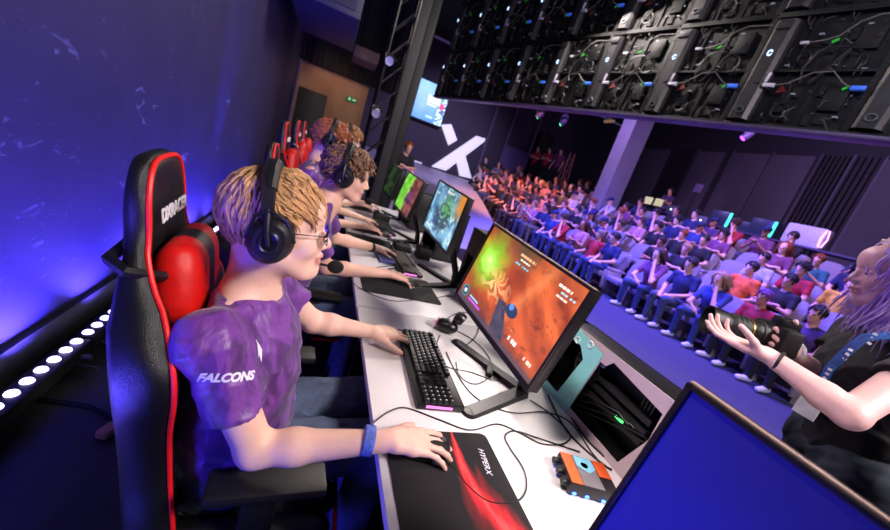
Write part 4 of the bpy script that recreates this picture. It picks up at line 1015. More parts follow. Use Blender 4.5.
for i, (yc, lb) in enumerate(((2.35, 'tangle of thin cable behind the second keyboard'), (2.62, 'thin cable coil beside the second monitor'), (3.45, 'thin cable coil beside the third monitor'), (2.1, 'thin cable loop under the pale blue monitor'), (2.9, 'loose cable lying under the third monitor'))):
    cable([(.55+.14*math.sin(t*1.3+i)+rs.uniform(-.04, .04), yc+.12*math.cos(t*.9+i)+rs.uniform(-.04, .04)) for t in range(9)], .0025, lb)
# spare headset-like black gear heap beyond second player: small black mixers and boxes
for x, y, z, w_, d_, h_, lb in ((.66, 2.62, .7505, .12, .16, .05, 'black cable box on the desk beyond the second keyboard'), (.80, 2.50, .7505, .10, .12, .09, 'black boxy adapter behind the pale blue monitor'), (.62, 3.62, .7505, .16, .14, .07, 'dark equipment box beyond the third keyboard')):
    b = MB(); b.box((0, 0, h_/2), (w_, d_, h_), bev=.008); b.tube([(-w_*.3, 0, h_), (-w_*.3, 0, h_+.01)], .012, 12); b.tube([(w_*.2, .02, h_), (w_*.2, .02, h_+.01)], .012, 12); o = b.build('equipment_box', plastic); o.location = (x, y, z); tag(o, lb, 'equipment box')
# ------------------------------------------------------------------ computer cases behind the monitors
beige = mat('case_beige', (.72, .64, .66), .45, 0, .04, 10); teal = mat('case_painted_teal_light', (.55, .85, .82), .4, .1, .05, 10); teal_l = mat('teal_light', (.2, .9, .8), .4, emit=1.5)
def pc_case(loc, L, H, D, label, skin_m, windows, group, lights=True, rz=0):
    """side panel faces -x; local y runs 0..L toward the camera, z up"""
    e = empty('computer_case', loc, rz); tag(e, label, 'computer case', group)
    me = holes_mesh('side_panel', [(0, 0), (L, 0), (L, H), (0, H)], windows, .003)
    place_mesh('side_panel', me, Matrix(((0, 0, -1, 0), (-1, 0, 0, L/2), (0, 1, 0, 0), (0, 0, 0, 1))), skin_m, e)
    b = MB(); b.box((D/2, 0, H-.006), (D, L, .012), bev=.003); b.box((D/2, 0, .006), (D, L, .012), bev=.003); b.box((D/2, -L/2+.006, H/2), (D, .012, H), bev=.003); b.box((D/2, L/2-.006, H/2), (D, .012, H), bev=.003); b.box((D-.004, 0, H/2), (.008, L, H)); b.build('case_body', mat('case_black', (.05, .05, .055), .4), e)
    b = MB(); b.box((D*.75, 0, H*.55), (.006, L*.8, H*.75)); b.build('motherboard', mat('circuit_black', (.03, .035, .035), .5), e)
    b = MB()
    for i in range(3): b.box((D*.5, L*.1-.02, H*(.35+.12*i)), (D*.35, L*.45, .02), bev=.003)
    for i in range(4): b.box((D*.62, -L*.12+i*.012, H*.72), (.03, .006, H*.2))
    b.build('graphics_card', plastic, e)
    for yy in (-L*.33, L*.30):
        f = MB(); f.tube([Vector((D*.35, yy+.055*math.cos(a), H*.6+.055*math.sin(a))) for a in np.linspace(0, 2*PI, 25)[:-1]], .005, 6, closed=True); f.lathe([(.0001, 0), (.018, 0), (.018, .01), (.0001, .01)], c=(D*.34, yy, H*.6), rot=(0, PI/2, 0), n=16)
        for q in range(7): f.box((D*.35, yy+.035*math.cos(q*.9), H*.6+.035*math.sin(q*.9)), (.004, .034, .014), rot=(q*.9, .5, 0))
        f.build('fan', plastic, e)
    c = MB()
    for i in range(4): c.tube([(D*.3, L*.35-.03*i, .03), (D*.12, L*.2-.05*i, H*.35), (D*.3, -.05*i, H*.45), (D*.6, -L*.2, H*.3+.02*i)], .003, 6)
    c.build('wires', cab, e)
    if lights:
        g = MB(); g.box((D*.28, -L*.02, H*.40), (.006, .03, .006)); g.build('green_light', mat('green_light', (.3, 1, .45), .4, emit=2.5), e)
        g = MB(); g.box((D*.30, L*.2, H*.75), (.006, .014, .010)); g.box((D*.30, -L*.25, H*.55), (.006, .014, .010)); g.build('white_connector', white_print, e)
    return e
win = [[(.015, .03), (.09, .03), (.135, .20), (.10, .235), (.03, .235), (.015, .16)], [(.165, .025), (.40, .025), (.445, .15), (.445, .235), (.245, .262), (.225, .235), (.20, .235)]]
pc_case((.955, .70, .7505), .62, .285, .11, 'beige computer case with black cut-out windows standing on the nearest player\'s desk', beige, win, 'computer cases')
b = MB(); b.box((0, 0, 0), (.004, .225, .275)); 
win2 = [[(.04, .04), (.40, .04), (.40, .24), (.04, .24)]]
pc_case((.90, 1.77, .7505), .44, .40, .19, 'black computer case behind the pale blue monitor', mat('case_black', (.05, .05, .055), .4), win2, 'computer cases')
pc_case((.90, 2.76, .7505), .44, .40, .19, 'black computer case behind the green and brown monitor', mat('case_black', (.05, .05, .055), .4), win2, 'computer cases')
pc_case((.90, 3.75, .7505), .44, .40, .19, 'black computer case farthest along the desks', mat('case_black', (.05, .05, .055), .4), win2, 'computer cases')
# teal light painted as a plate around the first case window, with fixing rings
e = bpy.data.objects.new('painted_teal_light', holes_mesh('corner_plate', [(.0, .0), (.165, .0), (.20, .262), (.06, .283), (.0, .283)], [win[0]], .002)); link(e)
e.data.materials.append(teal); e.data.transform(Matrix(((0, 0, -1, 0), (-1, 0, 0, 1.01), (0, 1, 0, 0), (0, 0, 0, 1)))); e.location = (.951, 0, .7505)
tag(e, 'plate with painted teal light on the far end of the beige computer case', 'plate')
for yy, zz in ((.93, .245), (.87, .262)):
    r_ = MB(); r_.tube([Vector((-.003, yy+.011*math.cos(a), zz+.011*math.sin(a))) for a in np.linspace(0, 2*PI, 19)[:-1]], .003, 6, closed=True)
    r_.build('screw_ring', mat('ring_white', (.85, .9, .9), .4), e)
# low back board of the desks, violet cable tray
for (y0, y1), lb in zip(DY[:3], ('low dark violet cable board behind the blank blue monitor', 'low dark violet cable board behind the beige computer case', 'low dark violet cable board behind the second player\'s desk')):
    b = MB(); b.box((1.27, (y0+y1)/2, .46), (.03, y1-y0, .92), bev=.004); o = b.build('back_board', mat('violet_board', (.26, .17, .32), .6, 0, .5, 60, bump=.4)); tag(o, lb, 'board', 'desk back boards')
    c = MB()
    for i in range(5): c.tube([(1.245-.012*i, y0+.02+j*(y1-y0-.04)/11, .93+.012*math.sin(j*1.3+i*2)+.006*i) if False else (1.272+.006*math.sin(j+i), y0+.02+j*(y1-y0-.04)/11, .928+.007*i) for j in range(12)], .0045, 6)
    c.build('cable_bundle', cab, o)
# sleeve and chest print on the nearest two players
def print_on(txt, size, loc, n, x, parent, mt):
    M = frame_M(loc, x, n); me = text_mesh(txt, size, .0025, shear=.15, bold=.0015); return me, M
# ------------------------------------------------------------------ the photographer beyond the desks
def violet_hair():
    m = hair_mat('violet_hair', (.80, .66, .94), .2); nt = m.node_tree; N = nt.nodes; L = nt.links; bs = N['Principled BSDF']; tc = N.new('ShaderNodeTexCoord'); sx = N.new('ShaderNodeSeparateXYZ'); L.new(tc.outputs['Object'], sx.inputs[0])
    mr = N.new('ShaderNodeMapRange'); mr.inputs[1].default_value = 1.60; mr.inputs[2].default_value = 1.68; L.new(sx.outputs[2], mr.inputs[0])
    mx = N.new('ShaderNodeMixRGB'); L.new(mr.outputs[0], mx.inputs[0]); L.new(bs.inputs['Base Color'].links[0].from_socket, mx.inputs[1]); mx.inputs[2].default_value = lin((.86, .70, .54))+(1,); L.new(mx.outputs[0], bs.inputs['Base Color']); return m
def hair_long(mb, M, k):
    cap_shell(mb, M, k, R=(.110, .086, .099), face=.066, low=-.02)
    inv = M.to_3x3().inverted(); dn = inv @ Vector((0, 0, -1))
    def flow(p):
        q = Vector(((p.x+.02)/.1, p.y/.08, (p.z-.04)/.09))
        f = dn*1.0+Vector((-.12 if p.x > .0 else -.05, .25*(1 if p.y > 0 else -1), 0))*(1 if p.z > 0 else .25)
        return f
    reg = lambda u: u.z > -.25 and u.x < .14
    scalp_tufts(mb, M, 1150, flow, .27, .0036, k, .012, 45, reg, wave=.013, seg=16, lenvar=.3)
    scalp_tufts(mb, M, 110, lambda p: Vector((-.25, .9*(1 if p.y > 0 else -1), -.4)) if p.z > .04 else dn+Vector((.06, .1*(1 if p.y > 0 else -1), 0)), .33, .005, k, .012, 47, lambda u: u.z > .6 and .1 < u.x < .5, wave=.015, seg=16)
MP = head_matrix((1.80, .635, 1.545), math.radians(132), .22, 0)
JP = dict(neck=(1.855, .57, 1.39), chest=(1.86, .56, 1.21), pelvis=(1.93, .52, .93), sh_r=(1.95, .70, 1.33), sh_l=(1.71, .44, 1.34),
          el_r=(1.83, .69, 1.13), wr_r=(1.55, .672, 1.212), el_l=(1.377, .415, 1.145), wr_l=(1.315, .60, 1.195), sl_r=.5, sl_l=.50,
          hip_r=(1.99, .61, .90), hip_l=(1.86, .46, .90), kn_r=(1.99, .64, .50), kn_l=(1.84, .48, .50), an_r=(2.0, .62, .09), an_l=(1.86, .46, .09),
          hand_r=dict(d=(-.85, .35, .25), n=(.45, .8, .2), t=(0, 0, 1), c=[(.9, 1.1, .6)]*4, fan=.4),
          hand_l=dict(d=(-.45, .85, -.02), n=(.05, .1, -1), t=(-.85, -.45, 0), c=[(.15, .35, .3), (.25, .5, .35), (.3, .55, .4), (.35, .6, .4)], fan=1.1, thumb=(.55, .5, -.65)))
tee = mat('black_tee', (.055, .055, .065), .8, 0, .2, 30, bump=.2, bscale=500)
pk = pack(skin('photographer_skin', (.88, .70, .68)), tee, violet_hair(), mat('dark_brow', (.25, .18, .13), .7)); pk['trousers'] = mat('dark_jeans', (.10, .14, .19), .8, 0, .3, 40)
ph = player('photographer', 'person with long violet hair in a black T-shirt aiming a camera over the desks', (1.90, .54, 0), JP, MP, .0042, pk, hair_long, k=1.0, head_k=.98, nose=.98, seed=31, group=None)
w_ = wristband((1.325, .575, 1.192), (-.3, .9, .2), .028, (.08, .08, .1), 'black cord bracelet on the photographer\'s lens hand', .008)
w_ = wristband((1.60, .676, 1.207), (-.97, 0, .2), .029, (.85, .85, .9), 'pale paper wristband on the photographer\'s camera hand', .018)
# the camera with its long lens
cpos = Vector((1.475, .675, 1.235)); ld = (Vector((1.300, .785, 1.215))-cpos).normalized(); e = empty('photo_camera', cpos); tag(e, 'black camera with a long zoom lens held by the photographer', 'camera')
Cm = frame_M((0, 0, 0), ld, (0, 0, 1)); cb = mat('camera_black', (.035, .035, .04), .42, 0, .2, 100, bump=.2)
b = MB(); b.box((0, 0, 0), (.055, .135, .09), bev=.012, M=Cm); b.box((-.005, .0, .055), (.06, .055, .035), bev=.01, M=Cm); b.box((.02, -.055, 0), (.05, .03, .085), bev=.012, M=Cm); b.build('body', cb, e)
b = MB(); R = Cm @ Matrix.Rotation(PI/2, 4, 'Y')
b.lathe([(.036, .02), (.036, .045), (.040, .05), (.040, .085), (.038, .088), (.038, .10), (.042, .103), (.042, .15), (.040, .153), (.040, .162)], n=32, M=R); ln = b.build('lens', cb, e)
b = MB(); b.lathe([(.040, .162), (.043, .168), (.049, .205), (.050, .215), (.046, .215), (.040, .17)], n=32, M=R); b.build('lens_hood', cb, ln)
b = MB(); b.lathe([(.0001, .172), (.040, .172)], n=32, M=R); b.build('front_glass', mat('violet_glass', (.20, .15, .45), .05, .4), ln)
for z0 in (.055, .105, .12, .135):
    b = MB(); b.lathe([(.0405, z0), (.0425, z0+.001), (.0425, z0+.008), (.0405, z0+.009)], n=40, M=R); b.build('grip_ring', mat('ring_rubber', (.12, .12, .13), .6, 0, .5, 300), ln)
b = MB(); b.lathe([(.0382, .09), (.0388, .092), (.0382, .095)], n=32, M=R); b.build('gold_ring', mat('gold_ring', (.75, .6, .3), .3, .9), ln)
b = MB(); b.lathe([(.010, 0), (.012, .008), (.0001, .01)], n=16, M=Cm @ Matrix.Translation((.0, -.045, .045))); b.build('dial', plastic, e)
# lanyard
lan = mat('lanyard_blue', (.16, .34, .62), .6, 0, .6, 120)
b = MB()
def ribbon(pts, w_, nrm, th=.0025):
    pts = [Vector(p) for p in pts]; vs = []; N_ = Vector(nrm)
    for i, p in enumerate(pts):
        t = (pts[min(i+1, len(pts)-1)]-pts[max(i-1, 0)]).normalized(); a = t.cross(N_).normalized()*w_/2; nn = a.cross(t).normalized()*th
        vs += [p-a-nn, p+a-nn, p+a+nn, p-a+nn]
    return vs, [(i*4+j, i*4+(j+1) % 4, i*4+4+(j+1) % 4, i*4+4+j) for i in range(len(pts)-1) for j in range(4)]+[(0, 1, 2, 3), tuple(len(vs)-1-j for j in range(4))]
v_, f_ = ribbon([(1.80, .47, 1.42), (1.70, .505, 1.385), (1.63, .56, 1.33), (1.612, .57, 1.27), (1.60, .575, 1.20), (1.602, .57, 1.12)], .026, (-.8, .1, .2)); b.add(v_, f_)
o = b.build('lanyard', lan); tag(o, 'blue printed lanyard hanging over the photographer\'s black T-shirt', 'lanyard')
b = MB(); 
for p, q in (((1.642, .548, 1.35), .1), ((1.612, .564, 1.28), .1), ((1.598, .573, 1.20), .1)):
    for j in range(3): b.box((p[0]-.006, p[1]-.002, p[2]-.016*j), (.002, .010, .008), rot=(.3*j, .4, .5))
b.build('white_marks', white_print, o)
b = MB(); b.box((0, 0, 0), (.004, .06, .09), bev=.002); bd = b.build('badge', mat('badge_white', (.8, .8, .85), .4), o); bd.location = (1.598, .568, 1.07)
# ------------------------------------------------------------------ the flown LED wall seen from behind
AZ = math.radians(-14); wd = Vector((math.sin(AZ), math.cos(AZ), 0)); wn = Vector((math.cos(AZ), -math.sin(AZ), 0))
base = Vector((0, 0, 0))+wn*4.6
PW, PH, Z0 = 1.0, 1.08, 2.90
WM = Matrix((wd, Vector((0, 0, 1)), -wn*-1)).transposed()  # local x along the wall, y up, z away from us
WM = Matrix((wd, Vector((0, 0, 1)), wd.cross(Vector((0, 0, 1))))).transposed().to_4x4()
alu = mat('cabinet_dark', (.045, .045, .055), .55, .2, .3, 14, bump=.15); alu2 = mat('cabinet_beam', (.20, .195, .21), .42, .35, .3, 10, bump=.2, bscale=60); wire = mat('pale_wire', (.42, .40, .39), .5); blue_c = mat('blue_connector', (.25, .45, .95), .4, emit=.25); white_c = mat('white_connector', (.80, .78, .85), .4); green_c = mat('green_tie', (.20, .80, .22), .5, emit=.1)
maroon = mat('maroon_mark', (.45, .12, .14), .5); logo_l = mat('logo_glow', (.7, .82, 1), .4, emit=3.5); mod = mat('module_black', (.025, .025, .032), .45, .1, .4, 30, bump=.3)
TZ = -1.0   # towards the camera side in local z is +z or -z
def panel():
    """origin at the lower corner; x along the wall 0..1, y up 0..1.08, z towards the stage"""
    e = empty('led_cabinet', (0, 0, 0))
    b = MB(); b.box((.5, PH/2, -.03), (PW-.01, PH-.01, .04)); b.slot(1)
    for i in range(5):
        for j in range(4): b.box((.30+.16*i+.03*((i*7+j*3) % 3), .10+.25*j+.02*((i+j) % 2), .0), (.05+.02*(i % 2), .10, .02), bev=.003)
    b.slot(2); rs2 = random.Random(17)
    for i in range(16): x_, y_ = rs2.uniform(.27, .93), rs2.uniform(.06, 1.0); b.lathe([(.010, -.03), (.010, .008), (.0001, .008)], c=(x_, y_, .012), n=8)
    b.slot(3)
    for x_, y_ in ((.30, .60), (.48, .33), (.66, .60), (.88, .56), (.88, .14), (.44, .88), (.75, .94)): b.box((x_, y_, .016), (.035, .013, .03))
    b.build('display_back', [mod, alu, mat('worn_steel', (.42, .42, .44), .35, .8), mat('label_grey', (.62, .62, .68), .5)], e, smooth=False)
    b = MB()
    for y in (.012, PH-.012, PH/2): b.box((.5, y, .02), (PW-.01, .024, .06), bev=.004)
    b.box((.012, PH/2, .02), (.024, PH-.02, .06), bev=.004); b.box((PW-.012, PH/2, .02), (.024, PH-.02, .06), bev=.004)
    for x in (.36, .62): b.box((x, PH/2, .0), (.02, PH-.03, .03))
    b.build('rim', alu, e)
    # the big power beam
    b = MB(); x = .125
    prof = [(-.105, 0), (-.095, .05), (-.06, .085), (.06, .085), (.095, .05), (.105, 0)]
    b.add([(x+a, y, .0+c) for y in (.05, PH-.06) for a, c in prof], [tuple(range(6))[::-1], tuple(range(6, 12))]+[(i, (i+1) % 6, 6+(i+1) % 6, 6+i) for i in range(6)])
    b.box((x, .96, .09), (.13, .07, .02), bev=.006); b.box((x+.03, .42, .088), (.05, .03, .008)); b.build('power_beam', alu2, e, ang=30)
    b = MB(); b.tube([Vector((x+.035*math.cos(a), .135+.028*math.sin(a), .09)) for a in np.linspace(0, 2*PI, 19)[:-1]], .009, 6, closed=True); b.build('eyelet', mat('worn_steel', (.42, .42, .44), .35, .8), e)
    b = MB(); b.tube([Vector((x+.018*math.cos(a), .70+.026*math.sin(a), .088)) for a in np.linspace(.4, 2*PI-.2, 16)], .0045, 6); b.build('lit_logo', logo_l, e)
    # carrying handle
    b = MB(); b.tube([(.53, .44, .01), (.50, .42, .06), (.46, .55, .07), (.50, .70, .06), (.56, .74, .06), (.70, .74, .06), (.72, .71, .06), (.62, .50, .07), (.56, .42, .06), (.53, .44, .01)], .010, 6); b.build('handle', alu2, e)
    for c_, d_ in (((.80, .30, .01), (.16, .22, .04)), ((.80, .84, .01), (.16, .22, .04)), ((.42, .25, .01), (.10, .2, .03))): MB().box(c_, d_, bev=.008).build('circuit_box', alu, e)
    rs2 = random.Random(17); b = MB()
    for i in range(26):
        x_, y_ = rs2.uniform(.27, .93), rs2.uniform(.06, 1.0); dx, dy = rs2.uniform(-.09, .09), rs2.uniform(-.10, .10); b.tube([(x_, y_, .03), (x_+dx*.4, y_+dy*.2, .06), (x_+dx, y_+dy, .03)], rs2.choice([.003, .005]), 5)
    b.build('loose_wires', mat('dull_wire', (.28, .26, .26), .5), e)['kind'] = 'stuff'
    for x_, y_, rr_ in ((.46, .16, .07), (.78, .62, .09), (.42, .66, .05)): b = MB(); b.tube([Vector((x_+rr_*math.cos(a), y_+rr_*math.sin(a), .045)) for a in np.linspace(0, 2*PI, 15)[:-1]], .008, 5, closed=True); b.build('cable_coil', mat('coil_black', (.10, .10, .11), .4, .2), e)
    b = MB(); b.prism([(0, 0), (.09, .02), (.03, .08)], .006, M=Matrix.Translation((.33, .33, .03))); b.build('warning_mark', maroon, e, smooth=False)
    # plugs and leads along two heights
    b = MB(); b.box((.925, .385, .05), (.10, .035, .035), bev=.006); b.build('blue_plug', blue_c, e)
    b = MB(); b.box((.265, .385, .08), (.10, .036, .036), bev=.006); b.box((.225, .46, .085), (.022, .09, .02), rot=(0, 0, -.1), bev=.004); b.build('white_plug', white_c, e)
    b = MB(); b.box((.35, .80, .04), (.07, .026, .026), bev=.005); b.build('grey_plug', white_c, e)
    MB().box((.845, .385, .05), (.05, .016, .018), rot=(0, 0, .7)).build('cable_tie', green_c, e); MB().box((.58, .80, .05), (.05, .016, .018), rot=(0, 0, .6)).build('cable_tie', green_c, e)
    for pts in ([(.31, .385, .08), (.42, .40, .10), (.58, .49, .12), (.72, .50, .12), (.81, .42, .08), (.88, .385, .05)], [(.38, .80, .04), (.50, .80, .07), (.60, .82, .09), (.70, .92, .11), (.80, .98, .09), (1.02, .97, .09)]):
        P = [Vector(p) for p in pts]; c = MB(); c.tube(P, .006, 6); c.build('lead', wire, e)
    return e
lp = panel(); cols = 9; rows = 3; first = True
zone = ['nearest the camera', 'second from the near end', 'third from the near end', 'fourth from the near end', 'above the far audience pillar', 'sixth from the near end', 'seventh from the near end', 'eighth from the near end', 'at the blue-lit far end', 'at the blue-lit far end']
for r in range(rows):
    for c in range(cols):
        # local x runs along the wall away from the camera; z must point back at us
        s = .20+c*PW
        o = lp if first else copy_tree(lp); first = False
        p = base+wd*(s-.045*r*PH)+Vector((0, 0, Z0-.14+r*PH+.045*s))
        M = Matrix((wd, Vector((0, 0, 1)), -wn)).transposed()   # mirrored frames are avoided by turning the cabinet about z
        X = wd; Z = -wn; Y = Vector((0, 0, 1))
        # right-handed: X x Y = (wd x up) = +wn side; so run x the other way
        tw = (wd+Vector((0, 0, .045))).normalized(); ty = (Y-wd*.045).normalized(); R = Matrix((-tw, ty, -wn)).transposed().to_4x4()
        R.translation = p+tw*PW; o.matrix_world = R
        o['label'] = 'black LED wall cabinet seen from behind, %s row, %s' % (('bottom', 'middle', 'top')[r], zone[c]); o['category'] = 'display panel'; o['group'] = 'LED wall cabinets'
# lower rail and hanging trusses above
b = MB(); mid = base+wd*4.7; b.box((0, 0, 0), (.16, 9.05, .035), bev=.004); o = b.build('wall_rail', mat('rail_violet', (.35, .30, .45), .4, .5)); o.location = mid+Vector((0, 0, Z0-.16+.045*4.7)); o.rotation_euler = (.045, 0, -AZ); tag(o, 'pale metal rail along the bottom edge of the LED wall', 'rail')
def truss(name, a, b_, label, w_=.29, group=None, cat='truss'):
    a, b_ = Vector(a), Vector(b_); e = empty(name, a); tag(e, label, cat, group); d = (b_-a); L = d.length; M = frame_M((0, 0, 0), d, (0, 0, 1) if abs(d.normalized().z) < .9 else (0, 1, 0))
    m_ = mat('truss_black', (.06, .06, .07), .4, .5); k = MB()
    for y in (-w_/2, w_/2):
        for z in (-w_/2, w_/2): k.tube([(0, y, z), (L, y, z)], .024, 8, M=M)
    n = max(2, int(L/.4))
    for i in range(n):
        x0, x1 = L*i/n, L*(i+1)/n
        for s in (-1, 1):
            k.tube([(x0, s*w_/2, -w_/2), (x1, s*w_/2, w_/2)], .011, 6, M=M); k.tube([(x0, -w_/2, s*w_/2), (x1, w_/2, s*w_/2)], .011, 6, M=M)
    k.build('lattice', m_, e); return e
p0 = base+wd*.2; p1 = base+wd*9.2
truss('truss', (p0.x+.1, p0.y, 6.65), (p1.x+.1, p1.y, 6.65), 'black lattice truss carrying the LED wall near the ceiling', group=None)
for s in (1.7, 4.7, 7.7):
    q = base+wd*s; b = MB(); b.tube([(0, 0, 0), (0, 0, .14)], .02, 8); b.box((0, 0, .06), (.12, .12, .1), bev=.01); o = b.build('chain_hoist', plastic); o.location = (q.x+.1, q.y, 6.79); tag(o, 'black chain hoist above the LED wall truss, '+{1.7: 'nearest the camera', 4.7: 'middle one', 7.7: 'farthest away'}[s], 'hoist', 'chain hoists')
# ------------------------------------------------------------------ left far end: dark column, truss, duct, screen, logo
truss('truss_column', (.66, 6.6, 0), (.66, 6.6, 6.8), 'black lattice truss column standing past the last player', .30)
b = MB(); b.box((0, 0, 3.45), (.26, .30, 6.9), bev=.01); o = b.build('column', mat('column_grey', (.15, .145, .16), .6)); o.location = (.98, 7.4, 0); tag(o, 'dark grey square column right of the black truss column', 'column')
b = MB(); b.box((0, 0, 3.45), (.16, .30, 6.9), bev=.01); o = b.build('column', dark); o.location = (1.20, 7.45, 0); tag(o, 'narrow black column beside the dark grey one', 'column')
b = MB(); b.box((0, 0, 0), (.85, 1.9, .95), bev=.02); b.box((0, -.96, 0), (.7, .02, .8)); o = b.build('duct', mat('duct_dark', (.16, .15, .20), .5, .2, .1, 4)); o.location = (-.42, 6.3, 3.30); tag(o, 'dark boxy air duct hanging near the left wall, violet lit', 'duct')
b = MB(); b.tube([(-.3, 0, .47), (-.3, 0, 3.25)], .015, 6); b.tube([(.3, 0, .47), (.3, 0, 3.25)], .015, 6); h = b.build('hanger', plastic, o)
warm = mat('warm_wall', (.62, .47, .34), .7, 0, .1, 4); 
b = MB(); b.box((0, 0, 1.4), (1.55, .12, 2.8)); o = b.build('trim_3', warm, smooth=False); o.location = (-.22, 9.75, 0); struct(o)
lamp('corridor_warm_light', 'AREA', (-.25, 9.0, 2.9), (-.2, 9.7, 1.8), 3.5, (1.0, .62, .32), .5)
b = MB(); b.box((0, 0, 1.1), (.62, .08, 2.2), bev=.01); o = b.build('door_1', mat('door_dark', (.10, .09, .09), .5)); o.location = (-.62, 9.66, 0); struct(o)
d_ = MB(); [d_.tube([(-1.0+.12*i, 9.6+.03*(i % 2), 2.75), (-1.0+.12*i, 9.6+.03*(i % 2), 6.9)], .075, 8) for i in range(18)]; dr = d_.build('drape', mat('black_drape', (.04, .04, .05), .95, 0, .2, 20)); tag(dr, 'black pleated drape hanging above the warm-lit doorway wall', 'drape')
h = MB(); h.tube([(.24, -.05, 1.05), (.24, -.09, 1.05), (.12, -.09, 1.05)], .010, 6); h.build('door_handle', mat('worn_steel', (.42, .42, .44), .35, .8), o)
b = MB(); b.box((0, 0, 0), (.40, .04, .17), bev=.008); o = b.build('exit_sign', mat('exit_green', (.05, .42, .18), .5, emit=.5)); o.location = (.22, 9.665, 2.32); o.scale = (.6, 1, .6); tag(o, 'small green exit sign with a running figure on the warm wall', 'sign')
b = MB(); b.box((.08, -.024, 0), (.09, .004, .02)); b.prism([(.13, -.03), (.17, 0), (.13, .03)], .004, M=Matrix.Translation((0, -.024, 0)) @ Matrix.Rotation(PI/2, 4, 'X')); b.ell((-.07, -.024, .05), (.014, .003, .014)); b.tube([(-.07, -.024, .03), (-.08, -.024, -.005), (-.05, -.024, -.03), (-.07, -.024, -.06)], .008, 6); b.tube([(-.08, -.024, -.005), (-.11, -.024, -.05)], .008, 6); b.tube([(-.11, -.024, .01), (-.07, -.024, .025), (-.04, -.024, 0)], .006, 6)
b.build('figure_and_arrow', mat('exit_white', (.9, 1, .9), .5, emit=.8), o)
b = MB(); b.box((0, 0, 0), (.5, .7, .22), bev=.01); o = b.build('beam_box', mat('painted_orange_lit_beam', (.48, .36, .28), .6)); o.location = (.28, 8.7, 3.1); tag(o, 'ceiling box with painted warm light beside the black truss column', 'box')  # warm light on this box is put into its colour
b = MB(); b.tube([(0, 0, -.0), (0, 0, 3.8)], .012, 6); b.build('rod', plastic, o)
# stage lamps clamped on the column
for x, y, z, lb in ((.56, 6.35, 2.75, 'small pale spotlight clamped high on the black truss column'), (.56, 6.35, 1.95, 'small pale spotlight clamped low on the black truss column')):
    e = empty('spotlight', (x, y, z)); tag(e, lb, 'spotlight', 'column spotlights'); b = MB(); b.lathe([(.05, -.08), (.065, .08), (.06, .08), (.05, .07)], rot=(1.9, .3, 0), n=18); b.build('housing', mat('lamp_white', (.75, .73, .82), .4), e); b = MB(); b.tube([(-.07, 0, 0), (-.08, .02, .09), (.05, .1, .10), (.12, .12, .05)], .012, 6); b.build('clamp', plastic, e)
# hanging screen on the far wall, and the big white cross logo
def spaint(u, v):
    n = vn(u, v, 6, 2); c = mixc((.22, .50, .82), (.50, .75, .95), v*.7+.3*n)
    if inbox(u, v, .46, .78, .50, .70) and (v > .61 or v < .585): c = (.95, .98, 1)
    if inbox(u, v, .46, .74, .42, .47): c = (.80, .90, 1)
    if u > .78: c = mixc((.75, .9, .98), (.25, .35, .6), 1 if vn(u, v, 20, 1) > .62 else 0)
    if math.hypot((u-.88), (v-.5)*.8) < .07: c = (.85, .15, .40)
    if math.hypot((u-.86), (v-.68)*.8) < .05: c = (.2, .6, .35)
    if inbox(u, v, .52, .72, .10, .16): c = (.7, .88, 1)
    return c
e = empty('hanging_screen', (3.62, 17.2, 3.3)); tag(e, 'large pale blue hanging screen left of the white cross logo', 'screen')
b = MB(); b.box((0, .06, .80), (1.75, .1, 1.72), bev=.01); b.build('casing', plastic, e)
W, H = 1.66, 1.62; me = screen_mesh('hall_screen', W, H, 90, 60, spaint, 1.5); me.transform(Matrix.Translation((0, 0, 0)) @ Matrix.Rotation(-PI/2, 4, 'Z') @ Matrix.Identity(4))
me.transform(Matrix(((-1 if me.vertices[0].co.x > 0 else 1, 0, 0, 0), (0, 1, 0, 0), (0, 0, 1, 0), (0, 0, 0, 1)))); me.transform(Matrix.Translation((0, 0, -.01)))
link(bpy.data.objects.new('display', me), e)
for v in me.vertices: v.co.z += 0.01
b = MB(); b.tube([(-.6, .06, 1.6), (-.6, .06, 3.6)], .02, 6); b.tube([(.6, .06, 1.6), (.6, .06, 3.6)], .02, 6); b.build('hanger', plastic, e)
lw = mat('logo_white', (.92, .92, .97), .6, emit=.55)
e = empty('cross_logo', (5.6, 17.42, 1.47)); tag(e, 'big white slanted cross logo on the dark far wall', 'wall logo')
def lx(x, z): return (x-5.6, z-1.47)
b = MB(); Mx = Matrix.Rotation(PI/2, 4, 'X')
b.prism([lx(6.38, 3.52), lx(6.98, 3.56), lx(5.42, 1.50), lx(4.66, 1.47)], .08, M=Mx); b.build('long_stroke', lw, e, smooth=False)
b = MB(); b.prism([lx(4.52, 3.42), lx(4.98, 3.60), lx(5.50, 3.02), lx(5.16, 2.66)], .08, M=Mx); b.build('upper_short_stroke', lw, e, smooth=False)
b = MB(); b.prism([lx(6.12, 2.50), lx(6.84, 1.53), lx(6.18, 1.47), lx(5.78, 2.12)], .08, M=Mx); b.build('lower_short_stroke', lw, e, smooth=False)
b = MB(); b.box((0, 0, 0), (.45, .08, .05)); o = b.build('floor_marker_light', lw, smooth=False); o.location = (3.9, 17.3, 1.46); tag(o, 'small white bar at the foot of the far wall left of the cross', 'light')
